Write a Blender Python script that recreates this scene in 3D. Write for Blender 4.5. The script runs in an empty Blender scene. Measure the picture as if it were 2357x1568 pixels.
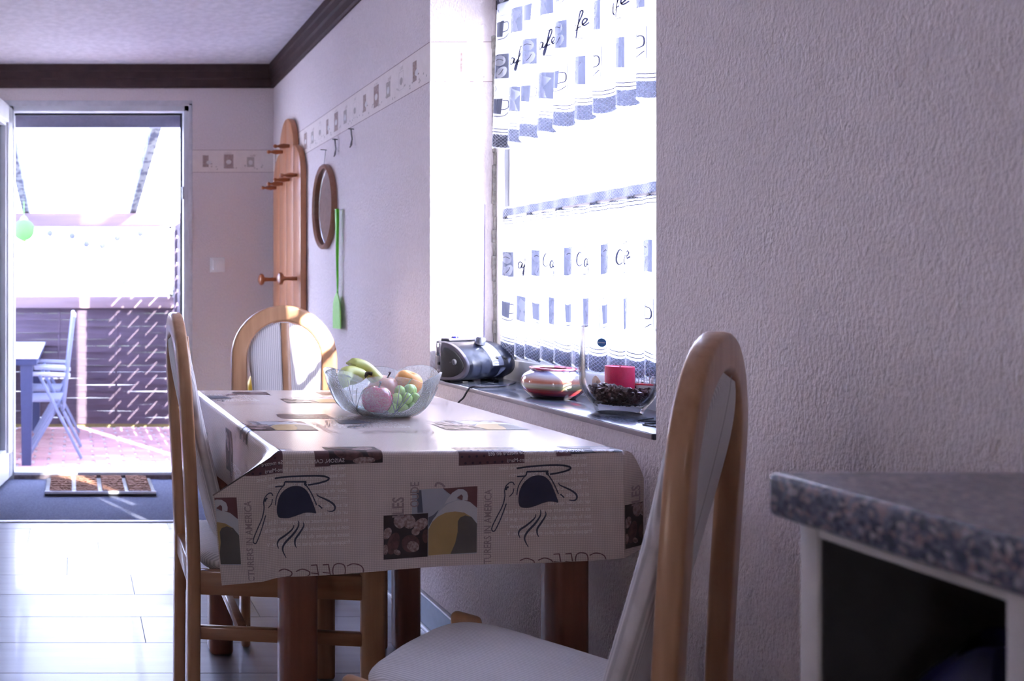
import bpy, bmesh, math, random
from math import sin, cos, pi, radians, sqrt, atan2
from mathutils import Vector, Matrix
random.seed(7)
S = bpy.context.scene
COL = S.collection

# ------------------------------------------------------------------ camera, sky, sun, exposure
F, PX, PY, CH = 2000.0, 170.0, 663.0, 1.06
cam = bpy.data.cameras.new('camera'); camo = bpy.data.objects.new('camera', cam); COL.objects.link(camo)
camo.location = (0, 0, CH); camo.rotation_euler = (pi/2, 0, 0)
cam.sensor_width = 36; cam.lens = F/2357*36
cam.shift_x = (1178.5-PX)/2357; cam.shift_y = -(784-PY)/2357
cam.clip_start = .02; cam.clip_end = 300
S.camera = camo
cam.dof.use_dof = True; cam.dof.focus_distance = 1.9; cam.dof.aperture_fstop = 5.0

SKY = 7.5
wd = bpy.data.worlds.new('sky'); S.world = wd; wd.use_nodes = True
wn, wl = wd.node_tree.nodes, wd.node_tree.links; wn.clear()
wo = wn.new('ShaderNodeOutputWorld'); wb = wn.new('ShaderNodeBackground')
tc = wn.new('ShaderNodeTexCoord'); sp = wn.new('ShaderNodeSeparateXYZ'); rp = wn.new('ShaderNodeValToRGB')
rp.color_ramp.elements[0].position = 0.0; rp.color_ramp.elements[0].color = (.80, .83, 1, 1)
rp.color_ramp.elements[1].position = .9; rp.color_ramp.elements[1].color = (.47, .57, 1, 1)
wl.new(tc.outputs['Generated'], sp.inputs[0]); wl.new(sp.outputs['Z'], rp.inputs[0])
wl.new(rp.outputs[0], wb.inputs[0]); wb.inputs[1].default_value = SKY; wl.new(wb.outputs[0], wo.inputs[0])

SUND = Vector((-.52, 1.0, -.56)).normalized()
sl = bpy.data.lights.new('sun', 'SUN'); slo = bpy.data.objects.new('sun', sl); COL.objects.link(slo)
sl.energy = 19; sl.angle = radians(.55); sl.color = (1, .95, .9)
slo.location = (3, -4, 6); slo.rotation_euler = SUND.to_track_quat('-Z', 'Y').to_euler()

vs = S.view_settings
vs.view_transform = 'Standard'; vs.look = 'None'; vs.gamma = 1; vs.use_curve_mapping = False; vs.exposure = 1.45
S.cycles.max_bounces = 8; S.cycles.diffuse_bounces = 5; S.cycles.glossy_bounces = 3; S.cycles.transmission_bounces = 4; S.cycles.transparent_max_bounces = 14
S.cycles.use_adaptive_sampling = True; S.cycles.adaptive_threshold = .15; S.cycles.use_denoising = True
S.cycles.caustics_reflective = False; S.cycles.caustics_refractive = False
S.cycles.sample_clamp_indirect = 12

# ------------------------------------------------------------------ helpers
def P(x, y, Y): return Vector(((x-PX)/F*Y, Y, CH-(y-PY)/F*Y))
WORLD = set()
def tag(o, label=None, cat=None, group=None, kind=None):
    if label: o['label'] = label
    if cat: o['category'] = cat
    if group: o['group'] = group
    if kind: o['kind'] = kind
    return o
def thing(name, label, cat, loc=(0, 0, 0), rz=0, group=None, kind=None, world=False):
    o = bpy.data.objects.new(name, None); COL.objects.link(o); o.empty_display_size = .05
    o.location = loc; o.rotation_euler = (0, 0, rz); tag(o, label, cat, group, kind)
    if world: WORLD.add(o.name)
    return o
def wloc(p):
    v = Vector((0, 0, 0))
    while p is not None:
        if p.name not in WORLD: break
        v += p.location; p = p.parent
    return v
def O(name, bm, mat, parent=None, smooth=35, mats=None):
    if parent is not None:
        v = wloc(parent)
        if v.length: bmesh.ops.translate(bm, vec=-v, verts=bm.verts)
    me = bpy.data.meshes.new(name); bm.to_mesh(me); bm.free()
    for m in ([mat] if mats is None else mats): me.materials.append(m)
    if smooth:
        me.polygons.foreach_set('use_smooth', [True]*len(me.polygons))
        me.set_sharp_from_angle(angle=radians(smooth))
    o = bpy.data.objects.new(name, me); COL.objects.link(o)
    if parent is not None: o.parent = parent
    return o
def copy_tree(o, parent=None):
    c = o.copy(); COL.objects.link(c); c.parent = parent
    for ch in list(o.children): copy_tree(ch, c)
    return c
def B(): return bmesh.new()
def box(bm, c, s, bev=0, seg=2, rot=None):
    t = B(); bmesh.ops.create_cube(t, size=1); bmesh.ops.scale(t, vec=s, verts=t.verts)
    if bev: bmesh.ops.bevel(t, geom=t.edges[:], offset=bev, segments=seg, affect='EDGES', profile=.5, clamp_overlap=True)
    m = Matrix.Translation(c)
    if rot is not None: m = m @ rot
    bmesh.ops.transform(t, matrix=m, verts=t.verts); merge(bm, t); return bm
def bx(bm, x0, x1, y0, y1, z0, z1, bev=0, seg=2):
    return box(bm, ((x0+x1)/2, (y0+y1)/2, (z0+z1)/2), (x1-x0, y1-y0, z1-z0), bev, seg)
def merge(bm, t):
    mp = {}
    for v in t.verts: mp[v] = bm.verts.new(v.co)
    for f in t.faces:
        try:
            g = bm.faces.new([mp[v] for v in f.verts]); g.material_index = f.material_index
        except ValueError: pass
    t.free()
def bar(bm, a, b, w, h, bev=0, up=Vector((0, 0, 1)), seg=2):
    a, b = Vector(a), Vector(b); d = b-a; L = d.length; z = d/L
    x = up.cross(z)
    if x.length < 1e-4: x = Vector((1, 0, 0)).cross(z)
    x.normalize(); y = z.cross(x)
    box(bm, (a+b)/2, (w, h, L), bev, seg, Matrix((x, y, z)).transposed().to_4x4()); return bm
def tube(bm, pts, r, n=8, cap=True):
    pts = [Vector(p) for p in pts]; rings = []; ref = Vector((.13, .31, .94))
    for i, p in enumerate(pts):
        d = (pts[min(i+1, len(pts)-1)]-pts[max(i-1, 0)]).normalized()
        x = ref.cross(d)
        if x.length < .05: x = Vector((1, 0, 0)).cross(d)
        x.normalize(); y = d.cross(x); ref = y.cross(x)*0+ref
        rr = r[i] if isinstance(r, (list, tuple)) else r
        rings.append([bm.verts.new(p+(x*cos(2*pi*k/n)+y*sin(2*pi*k/n))*rr) for k in range(n)])
    skin(bm, rings, True)
    if cap:
        bm.faces.new(rings[0][::-1]); bm.faces.new(rings[-1])
    return bm
def skin(bm, rings, closed):
    for a, b in zip(rings, rings[1:]):
        n = len(a)
        for k in range(n if closed else n-1):
            bm.faces.new((a[k], a[(k+1) % n], b[(k+1) % n], b[k]))
def lathe(bm, prof, n=32, c=(0, 0, 0), ax='Z', m=None):
    t = B(); rings = []
    for r, z in prof:
        if r < 1e-6: rings.append([t.verts.new((0, 0, z))])
        else: rings.append([t.verts.new((r*cos(2*pi*k/n), r*sin(2*pi*k/n), z)) for k in range(n)])
    for a, b in zip(rings, rings[1:]):
        for k in range(n):
            q = [a[k % len(a)], a[(k+1) % len(a)], b[(k+1) % len(b)], b[k % len(b)]]
            q2 = []
            for v in q:
                if v not in q2: q2.append(v)
            if len(q2) > 2: t.faces.new(q2)
    if ax == 'X': t.transform(Matrix.Rotation(pi/2, 4, 'Y'))
    if ax == '-X': t.transform(Matrix.Rotation(-pi/2, 4, 'Y'))
    if ax == '-Y': t.transform(Matrix.Rotation(pi/2, 4, 'X'))
    if m is not None: t.transform(m)
    t.transform(Matrix.Translation(c)); merge(bm, t); return bm
def cat(pts, n=6, closed=False):
    pts = [tuple(p) for p in pts]; out = []; N = len(pts)
    g = (lambda i: pts[i % N]) if closed else (lambda i: pts[max(0, min(N-1, i))])
    for i in range(N if closed else N-1):
        p0, p1, p2, p3 = g(i-1), g(i), g(i+1), g(i+2)
        for k in range(n):
            t = k/n
            out.append(tuple(.5*(2*b+(c-a)*t+(2*a-5*b+4*c-d)*t*t+(3*b-a-3*c+d)*t**3) for a, b, c, d in zip(p0, p1, p2, p3)))
    if not closed: out.append(pts[-1])
    return out
def prism(bm, pts2, z0, z1, m=None, bev=0):
    t = B(); vs_ = [t.verts.new((x, y, z0)) for x, y in pts2]; f = t.faces.new(vs_)
    r = bmesh.ops.extrude_face_region(t, geom=[f]); bmesh.ops.translate(t, vec=(0, 0, z1-z0), verts=[v for v in r['geom'] if isinstance(v, bmesh.types.BMVert)])
    bmesh.ops.recalc_face_normals(t, faces=t.faces)
    if bev:
        bmesh.ops.bevel(t, geom=[e for e in t.edges if len(e.link_faces) == 2 and e.calc_face_angle(0) > .8], offset=bev, segments=2, affect='EDGES', profile=.5)
    if m is not None: t.transform(m)
    merge(bm, t); return bm
def gridf(bm, fn, nu, nv):
    g = [[bm.verts.new(fn(i/nu, j/nv)) for j in range(nv+1)] for i in range(nu+1)]
    skin(bm, g, False); return bm
def sphere(bm, c, r, n=16, m=8, sc=(1, 1, 1)):
    t = B(); bmesh.ops.create_uvsphere(t, u_segments=n, v_segments=m, radius=r); bmesh.ops.scale(t, vec=sc, verts=t.verts)
    t.transform(Matrix.Translation(c)); merge(bm, t); return bm

# ---- flat printing: 2-D shapes laid on a surface function
def fstroke(bm, pts, w, closed=False, smooth=5, taper=False):
    p = cat(pts, smooth, closed) if smooth > 1 else [tuple(q) for q in pts]
    n = len(p); L, R = [], []
    for i in range(n):
        a = p[(i-1) % n] if closed else p[max(0, i-1)]; b = p[(i+1) % n] if closed else p[min(n-1, i+1)]
        dx, dy = b[0]-a[0], b[1]-a[1]; l = sqrt(dx*dx+dy*dy) or 1
        h = w/2*((.25+.75*sin(pi*min(1, (i+.4)/(n)))) if taper else 1)
        L.append(bm.verts.new((p[i][0]-dy/l*h, p[i][1]+dx/l*h, 0))); R.append(bm.verts.new((p[i][0]+dy/l*h, p[i][1]-dx/l*h, 0)))
    for i in range(n if closed else n-1):
        j = (i+1) % n; bm.faces.new((L[i], R[i], R[j], L[j]))
def fpoly(bm, pts, smooth=0):
    if smooth: pts = cat(pts, smooth, True)
    t = B(); f = t.faces.new([t.verts.new((x, y, 0)) for x, y in pts]); bmesh.ops.triangulate(t, faces=[f]); merge(bm, t)
def frect(bm, x0, y0, x1, y1): fpoly(bm, [(x0, y0), (x1, y0), (x1, y1), (x0, y1)])
def fell(bm, cx, cy, a, b, rot=0, n=18):
    fpoly(bm, [(cx+a*cos(t)*cos(rot)-b*sin(t)*sin(rot), cy+a*cos(t)*sin(rot)+b*sin(t)*cos(rot)) for t in [2*pi*k/n for k in range(n)]])
def ftext(bm, s, x, y, h, rot=0, mirror=False, sx=1, align='LEFT', shear=0, bold=0):
    cu = bpy.data.curves.new('lettering', 'FONT'); cu.body = s; cu.size = h*1.37; cu.align_x = align; cu.resolution_u = 2; cu.shear = shear; cu.offset = bold
    ob = bpy.data.objects.new('lettering', cu); COL.objects.link(ob)
    me = bpy.data.meshes.new_from_object(ob.evaluated_get(bpy.context.evaluated_depsgraph_get()))
    t = B(); t.from_mesh(me); bpy.data.objects.remove(ob); bpy.data.curves.remove(cu); bpy.data.meshes.remove(me)
    for f in t.faces: f.material_index = 0
    t.transform(Matrix.Translation((x, y, 0)) @ Matrix.Rotation(rot, 4, 'Z') @ Matrix.Diagonal((-sx if mirror else sx, 1, 1, 1)))
    merge(bm, t)
def lay(bm, fn, h, du, clips=(), dv=None, extra=()):
    """cut a flat print along a raster so that it can bend, clip it, then lay it on surface fn(u, v) raised by h"""
    for co, no in clips:
        bmesh.ops.bisect_plane(bm, geom=bm.verts[:]+bm.edges[:]+bm.faces[:], plane_co=co, plane_no=no, clear_outer=True)
    if not bm.verts: return bm
    for ax, d in ((0, du), (1, dv or du)):
        if not d: continue
        lo = min(v.co[ax] for v in bm.verts); hi = max(v.co[ax] for v in bm.verts); k = math.floor(lo/d)+1
        while k*d < hi:
            co = [0, 0, 0]; no = [0, 0, 0]; co[ax] = k*d; no[ax] = 1
            bmesh.ops.bisect_plane(bm, geom=bm.verts[:]+bm.edges[:]+bm.faces[:], plane_co=co, plane_no=no); k += 1
    for ax, val in extra:
        co = [0, 0, 0]; no = [0, 0, 0]; co[ax] = val; no[ax] = 1
        bmesh.ops.bisect_plane(bm, geom=bm.verts[:]+bm.edges[:]+bm.faces[:], plane_co=co, plane_no=no)
    e = 1e-4
    for v in bm.verts:
        u, w = v.co.x, v.co.y; p = Vector(fn(u, w)); n = (Vector(fn(u+e, w))-Vector(fn(u-e, w))).cross(Vector(fn(u, w+e))-Vector(fn(u, w-e)))
        v.co = p+(n.normalized()*h if n.length > 1e-12 else Vector((0, 0, h)))
    return bm

# ------------------------------------------------------------------ materials
MATS = {}
def pm(name, c1, c2=None, scale=40, st=(1, 1, 1), rough=.5, bump=0, bscale=None, metal=0, spec=.5, coat=0, trans=0, ior=1.45, sheen=0, detail=4, lo=.35, hi=.65, alpha=1, emit=None, sss=0):
    if name in MATS: return MATS[name]
    m = bpy.data.materials.new(name); m.use_nodes = True; nt = m.node_tree; n, l = nt.nodes, nt.links
    b = n['Principled BSDF']; MATS[name] = m
    t = n.new('ShaderNodeTexCoord'); mp = n.new('ShaderNodeMapping'); mp.inputs['Scale'].default_value = st
    l.new(t.outputs['Object'], mp.inputs[0])
    nz = n.new('ShaderNodeTexNoise'); nz.inputs['Scale'].default_value = scale; nz.inputs['Detail'].default_value = detail
    l.new(mp.outputs[0], nz.inputs['Vector'])
    c2 = c2 or tuple(x*.88 for x in c1)
    r = n.new('ShaderNodeValToRGB'); r.color_ramp.elements[0].position = lo; r.color_ramp.elements[1].position = hi
    r.color_ramp.elements[0].color = (*c2, 1); r.color_ramp.elements[1].color = (*c1, 1)
    l.new(nz.outputs['Fac'], r.inputs[0]); l.new(r.outputs[0], b.inputs['Base Color'])
    b.inputs['Roughness'].default_value = rough; b.inputs['Metallic'].default_value = metal; b.inputs['Specular IOR Level'].default_value = spec
    b.inputs['Coat Weight'].default_value = coat; b.inputs['Transmission Weight'].default_value = trans; b.inputs['IOR'].default_value = ior
    b.inputs['Sheen Weight'].default_value = sheen; b.inputs['Alpha'].default_value = alpha
    if sss: b.inputs['Subsurface Weight'].default_value = sss; b.inputs['Subsurface Radius'].default_value = (.01, .01, .01)
    if emit: b.inputs['Emission Color'].default_value = (*emit[:3], 1); b.inputs['Emission Strength'].default_value = emit[3]
    if bump:
        bn = n.new('ShaderNodeBump'); bn.inputs['Strength'].default_value = bump; bn.inputs['Distance'].default_value = .004
        if bscale:
            n2 = n.new('ShaderNodeTexNoise'); n2.inputs['Scale'].default_value = bscale; n2.inputs['Detail'].default_value = 3; l.new(mp.outputs[0], n2.inputs['Vector']); l.new(n2.outputs['Fac'], bn.inputs['Height'])
        else: l.new(nz.outputs['Fac'], bn.inputs['Height'])
        l.new(bn.outputs[0], b.inputs['Normal'])
    return m
def wood(name, c1, c2, axis='Z', rough=.38, coat=.25, fine=60):
    st = {'X': (.07, 1, 1), 'Y': (1, .07, 1), 'Z': (1, 1, .07)}[axis]
    return pm(name, c1, c2, scale=fine, st=st, rough=rough, coat=coat, detail=6, lo=.3, hi=.7, bump=.06)
def stripes(name, c1, c2, axis, scale, rough=.9, mixf=.5):
    if name in MATS: return MATS[name]
    m = bpy.data.materials.new(name); m.use_nodes = True; n, l = m.node_tree.nodes, m.node_tree.links; b = n['Principled BSDF']; MATS[name] = m
    t = n.new('ShaderNodeTexCoord'); w = n.new('ShaderNodeTexWave'); w.bands_direction = axis; w.inputs['Scale'].default_value = scale
    w.inputs['Distortion'].default_value = 1.2; w.inputs['Detail'].default_value = 3; w.inputs['Detail Scale'].default_value = .6
    nz = n.new('ShaderNodeTexNoise'); mp = n.new('ShaderNodeMapping'); s = [4, 4, 4]; s['XYZ'.index(axis)] = 220; mp.inputs['Scale'].default_value = s
    l.new(t.outputs['Object'], w.inputs[0]); l.new(t.outputs['Object'], mp.inputs[0]); l.new(mp.outputs[0], nz.inputs['Vector']); nz.inputs['Scale'].default_value = 1
    mx = n.new('ShaderNodeMix'); mx.inputs[0].default_value = mixf; l.new(w.outputs['Fac'], mx.inputs[2]); l.new(nz.outputs['Fac'], mx.inputs[3])
    r = n.new('ShaderNodeValToRGB'); r.color_ramp.elements[0].position = .3; r.color_ramp.elements[1].position = .7
    r.color_ramp.elements[0].color = (*c2, 1); r.color_ramp.elements[1].color = (*c1, 1); l.new(mx.outputs[0], r.inputs[0]); l.new(r.outputs[0], b.inputs['Base Color'])
    b.inputs['Roughness'].default_value = rough; b.inputs['Sheen Weight'].default_value = .3
    bn = n.new('ShaderNodeBump'); bn.inputs['Strength'].default_value = .25; bn.inputs['Distance'].default_value = .002; l.new(mx.outputs[0], bn.inputs['Height']); l.new(bn.outputs[0], b.inputs['Normal'])
    return m
def clear(name, col, tr, rough=.05, fres=True):
    """thin clear pane or film: see-through with a surface reflection"""
    if name in MATS: return MATS[name]
    m = bpy.data.materials.new(name); m.use_nodes = True; n, l = m.node_tree.nodes, m.node_tree.links; n.clear(); MATS[name] = m
    o = n.new('ShaderNodeOutputMaterial'); a = n.new('ShaderNodeBsdfTransparent'); g = n.new('ShaderNodeBsdfGlossy'); x = n.new('ShaderNodeMixShader')
    a.inputs[0].default_value = (*col, 1); g.inputs['Roughness'].default_value = rough
    lw = n.new('ShaderNodeLayerWeight'); lw.inputs[0].default_value = .5-.5*tr if tr < 1 else .05
    mt = n.new('ShaderNodeMath'); mt.operation = 'MULTIPLY'; mt.inputs[1].default_value = .8
    l.new(lw.outputs['Fresnel'], mt.inputs[0]); l.new(mt.outputs[0], x.inputs[0]); l.new(a.outputs[0], x.inputs[1]); l.new(g.outputs[0], x.inputs[2]); l.new(x.outputs[0], o.inputs[0])
    return m
def sheer(name, col, see, tl=.5, noise=0, nscale=900):
    """sheer cloth or frosted sheet: part see-through, part translucent"""
    if name in MATS: return MATS[name]
    m = bpy.data.materials.new(name); m.use_nodes = True; n, l = m.node_tree.nodes, m.node_tree.links; n.clear(); MATS[name] = m
    o = n.new('ShaderNodeOutputMaterial'); a = n.new('ShaderNodeBsdfTransparent'); t = n.new('ShaderNodeBsdfTranslucent'); d = n.new('ShaderNodeBsdfDiffuse')
    x = n.new('ShaderNodeMixShader'); y = n.new('ShaderNodeMixShader')
    for q in (t, d): q.inputs[0].default_value = (*col, 1)
    x.inputs[0].default_value = tl; l.new(d.outputs[0], x.inputs[1]); l.new(t.outputs[0], x.inputs[2])
    if noise:
        tcn = n.new('ShaderNodeTexCoord'); nz = n.new('ShaderNodeTexNoise'); nz.inputs['Scale'].default_value = nscale; l.new(tcn.outputs['Object'], nz.inputs['Vector'])
        mr = n.new('ShaderNodeMapRange'); mr.inputs[3].default_value = see-noise; mr.inputs[4].default_value = see+noise; l.new(nz.outputs['Fac'], mr.inputs[0]); l.new(mr.outputs[0], y.inputs[0])
    else: y.inputs[0].default_value = see
    l.new(x.outputs[0], y.inputs[1]); l.new(a.outputs[0], y.inputs[2]); l.new(y.outputs[0], o.inputs[0])
    return m

def frost(name, col, see):
    """pressed frosted glass: see-through, partly scattering, with a rippled shiny surface"""
    m = bpy.data.materials.new(name); m.use_nodes = True; n, l = m.node_tree.nodes, m.node_tree.links; n.clear(); MATS[name] = m
    o = n.new('ShaderNodeOutputMaterial'); a = n.new('ShaderNodeBsdfTransparent'); t = n.new('ShaderNodeBsdfTranslucent'); d = n.new('ShaderNodeBsdfDiffuse'); g = n.new('ShaderNodeBsdfGlossy')
    for q in (a, t, d): q.inputs[0].default_value = (*col, 1)
    g.inputs['Roughness'].default_value = .12
    tcn = n.new('ShaderNodeTexCoord'); nz = n.new('ShaderNodeTexNoise'); nz.inputs['Scale'].default_value = 300; nz.inputs['Detail'].default_value = 1; l.new(tcn.outputs['Object'], nz.inputs['Vector'])
    bp = n.new('ShaderNodeBump'); bp.inputs['Strength'].default_value = 1; bp.inputs['Distance'].default_value = .004; l.new(nz.outputs['Fac'], bp.inputs['Height'])
    for q in (t, d, g): l.new(bp.outputs[0], q.inputs['Normal'])
    x = n.new('ShaderNodeMixShader'); y = n.new('ShaderNodeMixShader'); z = n.new('ShaderNodeMixShader'); x.inputs[0].default_value = .8
    mr = n.new('ShaderNodeMapRange'); mr.inputs[1].default_value = .3; mr.inputs[2].default_value = .7; mr.inputs[3].default_value = see-.07; mr.inputs[4].default_value = see+.07; l.new(nz.outputs['Fac'], mr.inputs[0]); l.new(mr.outputs[0], y.inputs[0])
    l.new(d.outputs[0], x.inputs[1]); l.new(t.outputs[0], x.inputs[2]); l.new(x.outputs[0], y.inputs[1]); l.new(a.outputs[0], y.inputs[2])
    fr = n.new('ShaderNodeFresnel'); fr.inputs[0].default_value = 1.2; l.new(fr.outputs[0], z.inputs[0]); l.new(y.outputs[0], z.inputs[1]); l.new(g.outputs[0], z.inputs[2]); l.new(z.outputs[0], o.inputs[0])
    return m

plaster = pm('plaster', (.82, .74, .735), (.77, .69, .685), scale=150, st=(1, 1, .55), rough=.92, bump=1.0, bscale=210, spec=.2, detail=3)
plaster2 = pm('plaster_ceiling', (.89, .86, .89), scale=30, rough=.95, bump=.1, spec=.1)
trim_b = pm('trim_brown', (.060, .030, .028), (.045, .022, .021), scale=20, rough=.6)
white_p = pm('white_plastic', (.90, .90, .91), scale=8, rough=.35)
plank_m = [wood('plank_%d' % i, c, tuple(x*.8 for x in c), 'X', rough=.30, coat=.12, fine=28) for i, c in enumerate([(.25, .25, .275), (.275, .275, .295), (.225, .23, .26)])]
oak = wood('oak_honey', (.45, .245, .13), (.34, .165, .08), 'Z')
oak_h = wood('oak_honey_rail_shaded', (.34, .165, .08), (.26, .115, .05), 'X')  # same oak for the rails, shade put into a darker, redder colour
table_w = wood('table_wood', (.20, .075, .04), (.155, .055, .03), 'Z', rough=.45)
pine = wood('pine', (.56, .255, .13), (.44, .18, .085), 'Z', rough=.42, fine=34)
pine_k = wood('pine_peg', (.40, .13, .05), (.32, .10, .04), 'X', rough=.3)
metal = pm('metal', (.55, .55, .58), rough=.3, metal=1)
black = pm('black_plastic', (.015, .015, .02), rough=.4)

# ------------------------------------------------------------------ room shell
WX, FY, CZ = 1.103, 4.80, 2.29          # window wall, far wall, ceiling
LX, BY = -2.6, -2.4
LW0, LW1 = 4.2, 4.6                    # opening added in the unseen left wall to let in fill light
WY0, WY1, WZ0, WZ1 = 1.646, 2.69, .771, 2.10
DX0, DX1, DZ = -.33, .605, 2.035
def struct(name, bm, m, parent=None, smooth=35, label=None):
    o = O(name, bm, m, parent, smooth)
    if parent is None: tag(o, label, None, None, 'structure')
    return o
XO = 1.385
bm = B(); bx(bm, WX, XO, BY, WY0, -.3, CZ); bx(bm, WX, XO, WY1, FY+.2, -.3, CZ); bx(bm, WX, XO, WY0, WY1, -.3, WZ0); bx(bm, WX, XO, WY0, WY1, WZ1, CZ)
wall_r = struct('wall_right', bm, plaster, label='rough plastered wall with the window and coat rack')
bm = B(); bx(bm, LX-.3, DX0-.03, FY, FY+.2, -.3, CZ); bx(bm, DX1+.03, WX, FY, FY+.2, -.3, CZ); bx(bm, DX0-.03, DX1+.03, FY, FY+.2, DZ+.03, CZ)
wall_f = struct('wall_far', bm, plaster, label='rough plastered wall with the open terrace door')
bm = B()                                                            # unseen left wall with its added fill-light opening
bx(bm, LX-.3, LX, BY, LW0, -.3, CZ); bx(bm, LX-.3, LX, LW1, FY, -.3, CZ); bx(bm, LX-.3, LX, LW0, LW1, -.3, 1.1); bx(bm, LX-.3, LX, LW0, LW1, 2.1, CZ)
dim = pm('kitchen_wall', (.52, .42, .35), (.44, .35, .29), scale=12, rough=.7)
struct('wall_left', bm, plaster, label='plastered kitchen wall with an opening added for fill light')
bm = B(); bx(bm, LX-.3, -1.5, BY-.25, BY, -.3, CZ); bx(bm, -1.1, XO, BY-.25, BY, -.3, CZ); bx(bm, -1.5, -1.1, BY-.25, BY, -.3, 1.05); bx(bm, -1.5, -1.1, BY-.25, BY, 1.9, CZ); struct('wall_back', bm, dim, label='plastered kitchen wall behind the viewer')  # small opening added in this unseen wall for fill light from behind
bm = B(); bx(bm, LX-.3, XO, BY-.25, FY+.2, CZ, CZ+1.9); struct('ceiling', bm, plaster2, label='plain white ceiling')
bm = B(); bx(bm, LX, WX, BY, FY+.2, -.3, -.006); floor = struct('floor', bm, pm('floor_base', (.12, .12, .13), rough=.8), label='pale grey laminate floor')
rows = [3.93]; y = 3.822
while y > -.3: rows.append(y); y -= .2045
rows = rows[:]
pl_cache = {}
offs = {0: .42, 1: -.192, 2: .10, 3: -.025, 4: .21, 5: .60, 6: .215}
for i in range(len(rows)-1):
    y1, y0 = rows[i], rows[i+1]
    off = offs.get(i, random.uniform(-.6, .6)); x = off-1.28*3
    while x < WX-.013:
        a, b = max(x, LX+.002), min(x+1.28, WX-.013)
        if b-a > .02:
            key = (round(b-a, 3), round(y1-y0, 3), random.randrange(3))
            if key not in pl_cache:
                t = B(); bx(t, -(b-a)/2+.0006, (b-a)/2-.0006, -(y1-y0)/2+.0006, (y1-y0)/2-.0006, -.006, 0, .0008, 1); o = O('plank', t, plank_m[key[2]], floor, 0); pl_cache[key] = o
            else:
                o = pl_cache[key].copy(); COL.objects.link(o)
            o.location = ((a+b)/2, (y0+y1)/2, 0)
        x += 1.28
# crown moulding: stepped profile (out from wall, down from ceiling)
prof = [(0, 0), (.032, 0), (.032, -.035), (.026, -.042), (.026, -.075), (.018, -.084), (.018, -.118), (.010, -.126), (0, -.126)]
def sweep(bm, fn, ends):
    rings = [[bm.verts.new(fn(p, e)) for p in prof] for e in ends]
    skin(bm, rings, True); bm.faces.new(rings[0][::-1]); bm.faces.new(rings[-1]); bmesh.ops.recalc_face_normals(bm, faces=bm.faces)
bm = B(); sweep(bm, lambda p, e: (e if e < 0 else WX-p[0], FY-p[0], CZ+p[1]), (LX, 1)); struct('trim_1', bm, trim_b, smooth=20, label='brown stepped ceiling moulding above the terrace door')
bm = B(); sweep(bm, lambda p, e: (WX-p[0], BY if e else FY-p[0], CZ+p[1]), (0, 1)); struct('trim_2', bm, trim_b, smooth=20, label='brown stepped ceiling moulding above the coat rack')
bb = pm('baseboard_blue', (.10, .16, .26), rough=.35); bm = B(); bx(bm, WX-.012, WX, BY, FY, 0, .10, .002)
bsb = struct('baseboard_right', bm, bb, label='blue-grey skirting board along the window wall')
bm = B(); bx(bm, WX-.015, WX, BY, FY, .10, .106, .001); O('edge_strip', bm, metal, bsb)
bm = B(); bx(bm, WX-.022, WX-.012, BY, FY, 0, .012, .001); O('edge_strip', bm, metal, bsb)

# wallpaper border (printed strip) on three faces
border_m = pm('border_paper', (.86, .78, .74), (.82, .74, .70), scale=30, rough=.85, spec=.2)
bb_line = pm('border_line', (.33, .21, .21), rough=.9); bb_br = pm('border_brown', (.36, .25, .22), (.50, .40, .36), scale=160, rough=.9); bb_gr = pm('border_taupe', (.44, .38, .34), (.58, .52, .48), scale=160, rough=.9); bb_wh = pm('border_white', (.78, .75, .73), rough=.9)
BZ0, BZ1 = 1.698, 1.823
def border(par, fn, L, ph):
    h = BZ1-BZ0
    s = O('wallpaper_border', lay(_rect(0, 0, L, h), fn, .0006, 0), border_m, par)
    ln = B(); frect(ln, 0, 0, L, .002); frect(ln, 0, h-.002, L, h); br = B(); gr = B(); wh = B()
    k = 0; x = ph
    while x < L-.03:
        q = k % 4
        if x > .03:
            if q == 0:
                frect(br, x-.022, .03, x+.010, .095); fell(wh, x+.012, .055, .014, .011); frect(br, x+.02, .045, x+.03, .05)
            elif q == 1:
                frect(br, x-.026, .022, x+.026, .10); fell(wh, x, .058, .015, .012); fell(br, x, .062, .010, .004); ftext(gr, 'CAFETERIA', x-.026, .103, .007, sx=.9)
            elif q == 2:
                frect(gr, x-.02, .03, x+.02, .085); fell(wh, x, .055, .012, .013); ftext(br, 'café', x-.004, .088, .014, shear=.3)
            else:
                fstroke(gr, [(x-.02, .03), (x+.02, .03), (x+.02, .09), (x-.02, .09)], .0016, True, 1); fell(gr, x, .058, .013, .013); ftext(gr, 'CAFE', x-.012, .096, .012, sx=.7)
        for d in range(5):
            xx = x+random.uniform(.022, .10)
            if .01 < xx < L-.01: fell(gr, xx, random.uniform(.014, .04), .0042, .0032, random.random()*3, 8)
        k += 1; x += .121
    clips = [((.002, 0, 0), (-1, 0, 0)), ((L-.002, 0, 0), (1, 0, 0))]
    for nm, b, m, hh in (('border_line', ln, bb_line, .0009), ('border_print', br, bb_br, .0010), ('border_print', gr, bb_gr, .0011), ('border_print', wh, bb_wh, .0015)):
        b = lay(b, fn, hh, 0, clips); o = O(nm, b, m, s); o['kind'] = 'stuff'
def _rect(a, b, c, d):
    t = B(); frect(t, a, b, c, d); return t
border(wall_f, lambda u, v: (.652+u, FY, BZ0+v), WX-.652, .082)
border(wall_r, lambda u, v: (WX, FY-u, BZ0+v), FY-WY1, .06)
border(wall_r, lambda u, v: (WX+u, WY1, BZ0+v), .2, .115)

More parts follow.
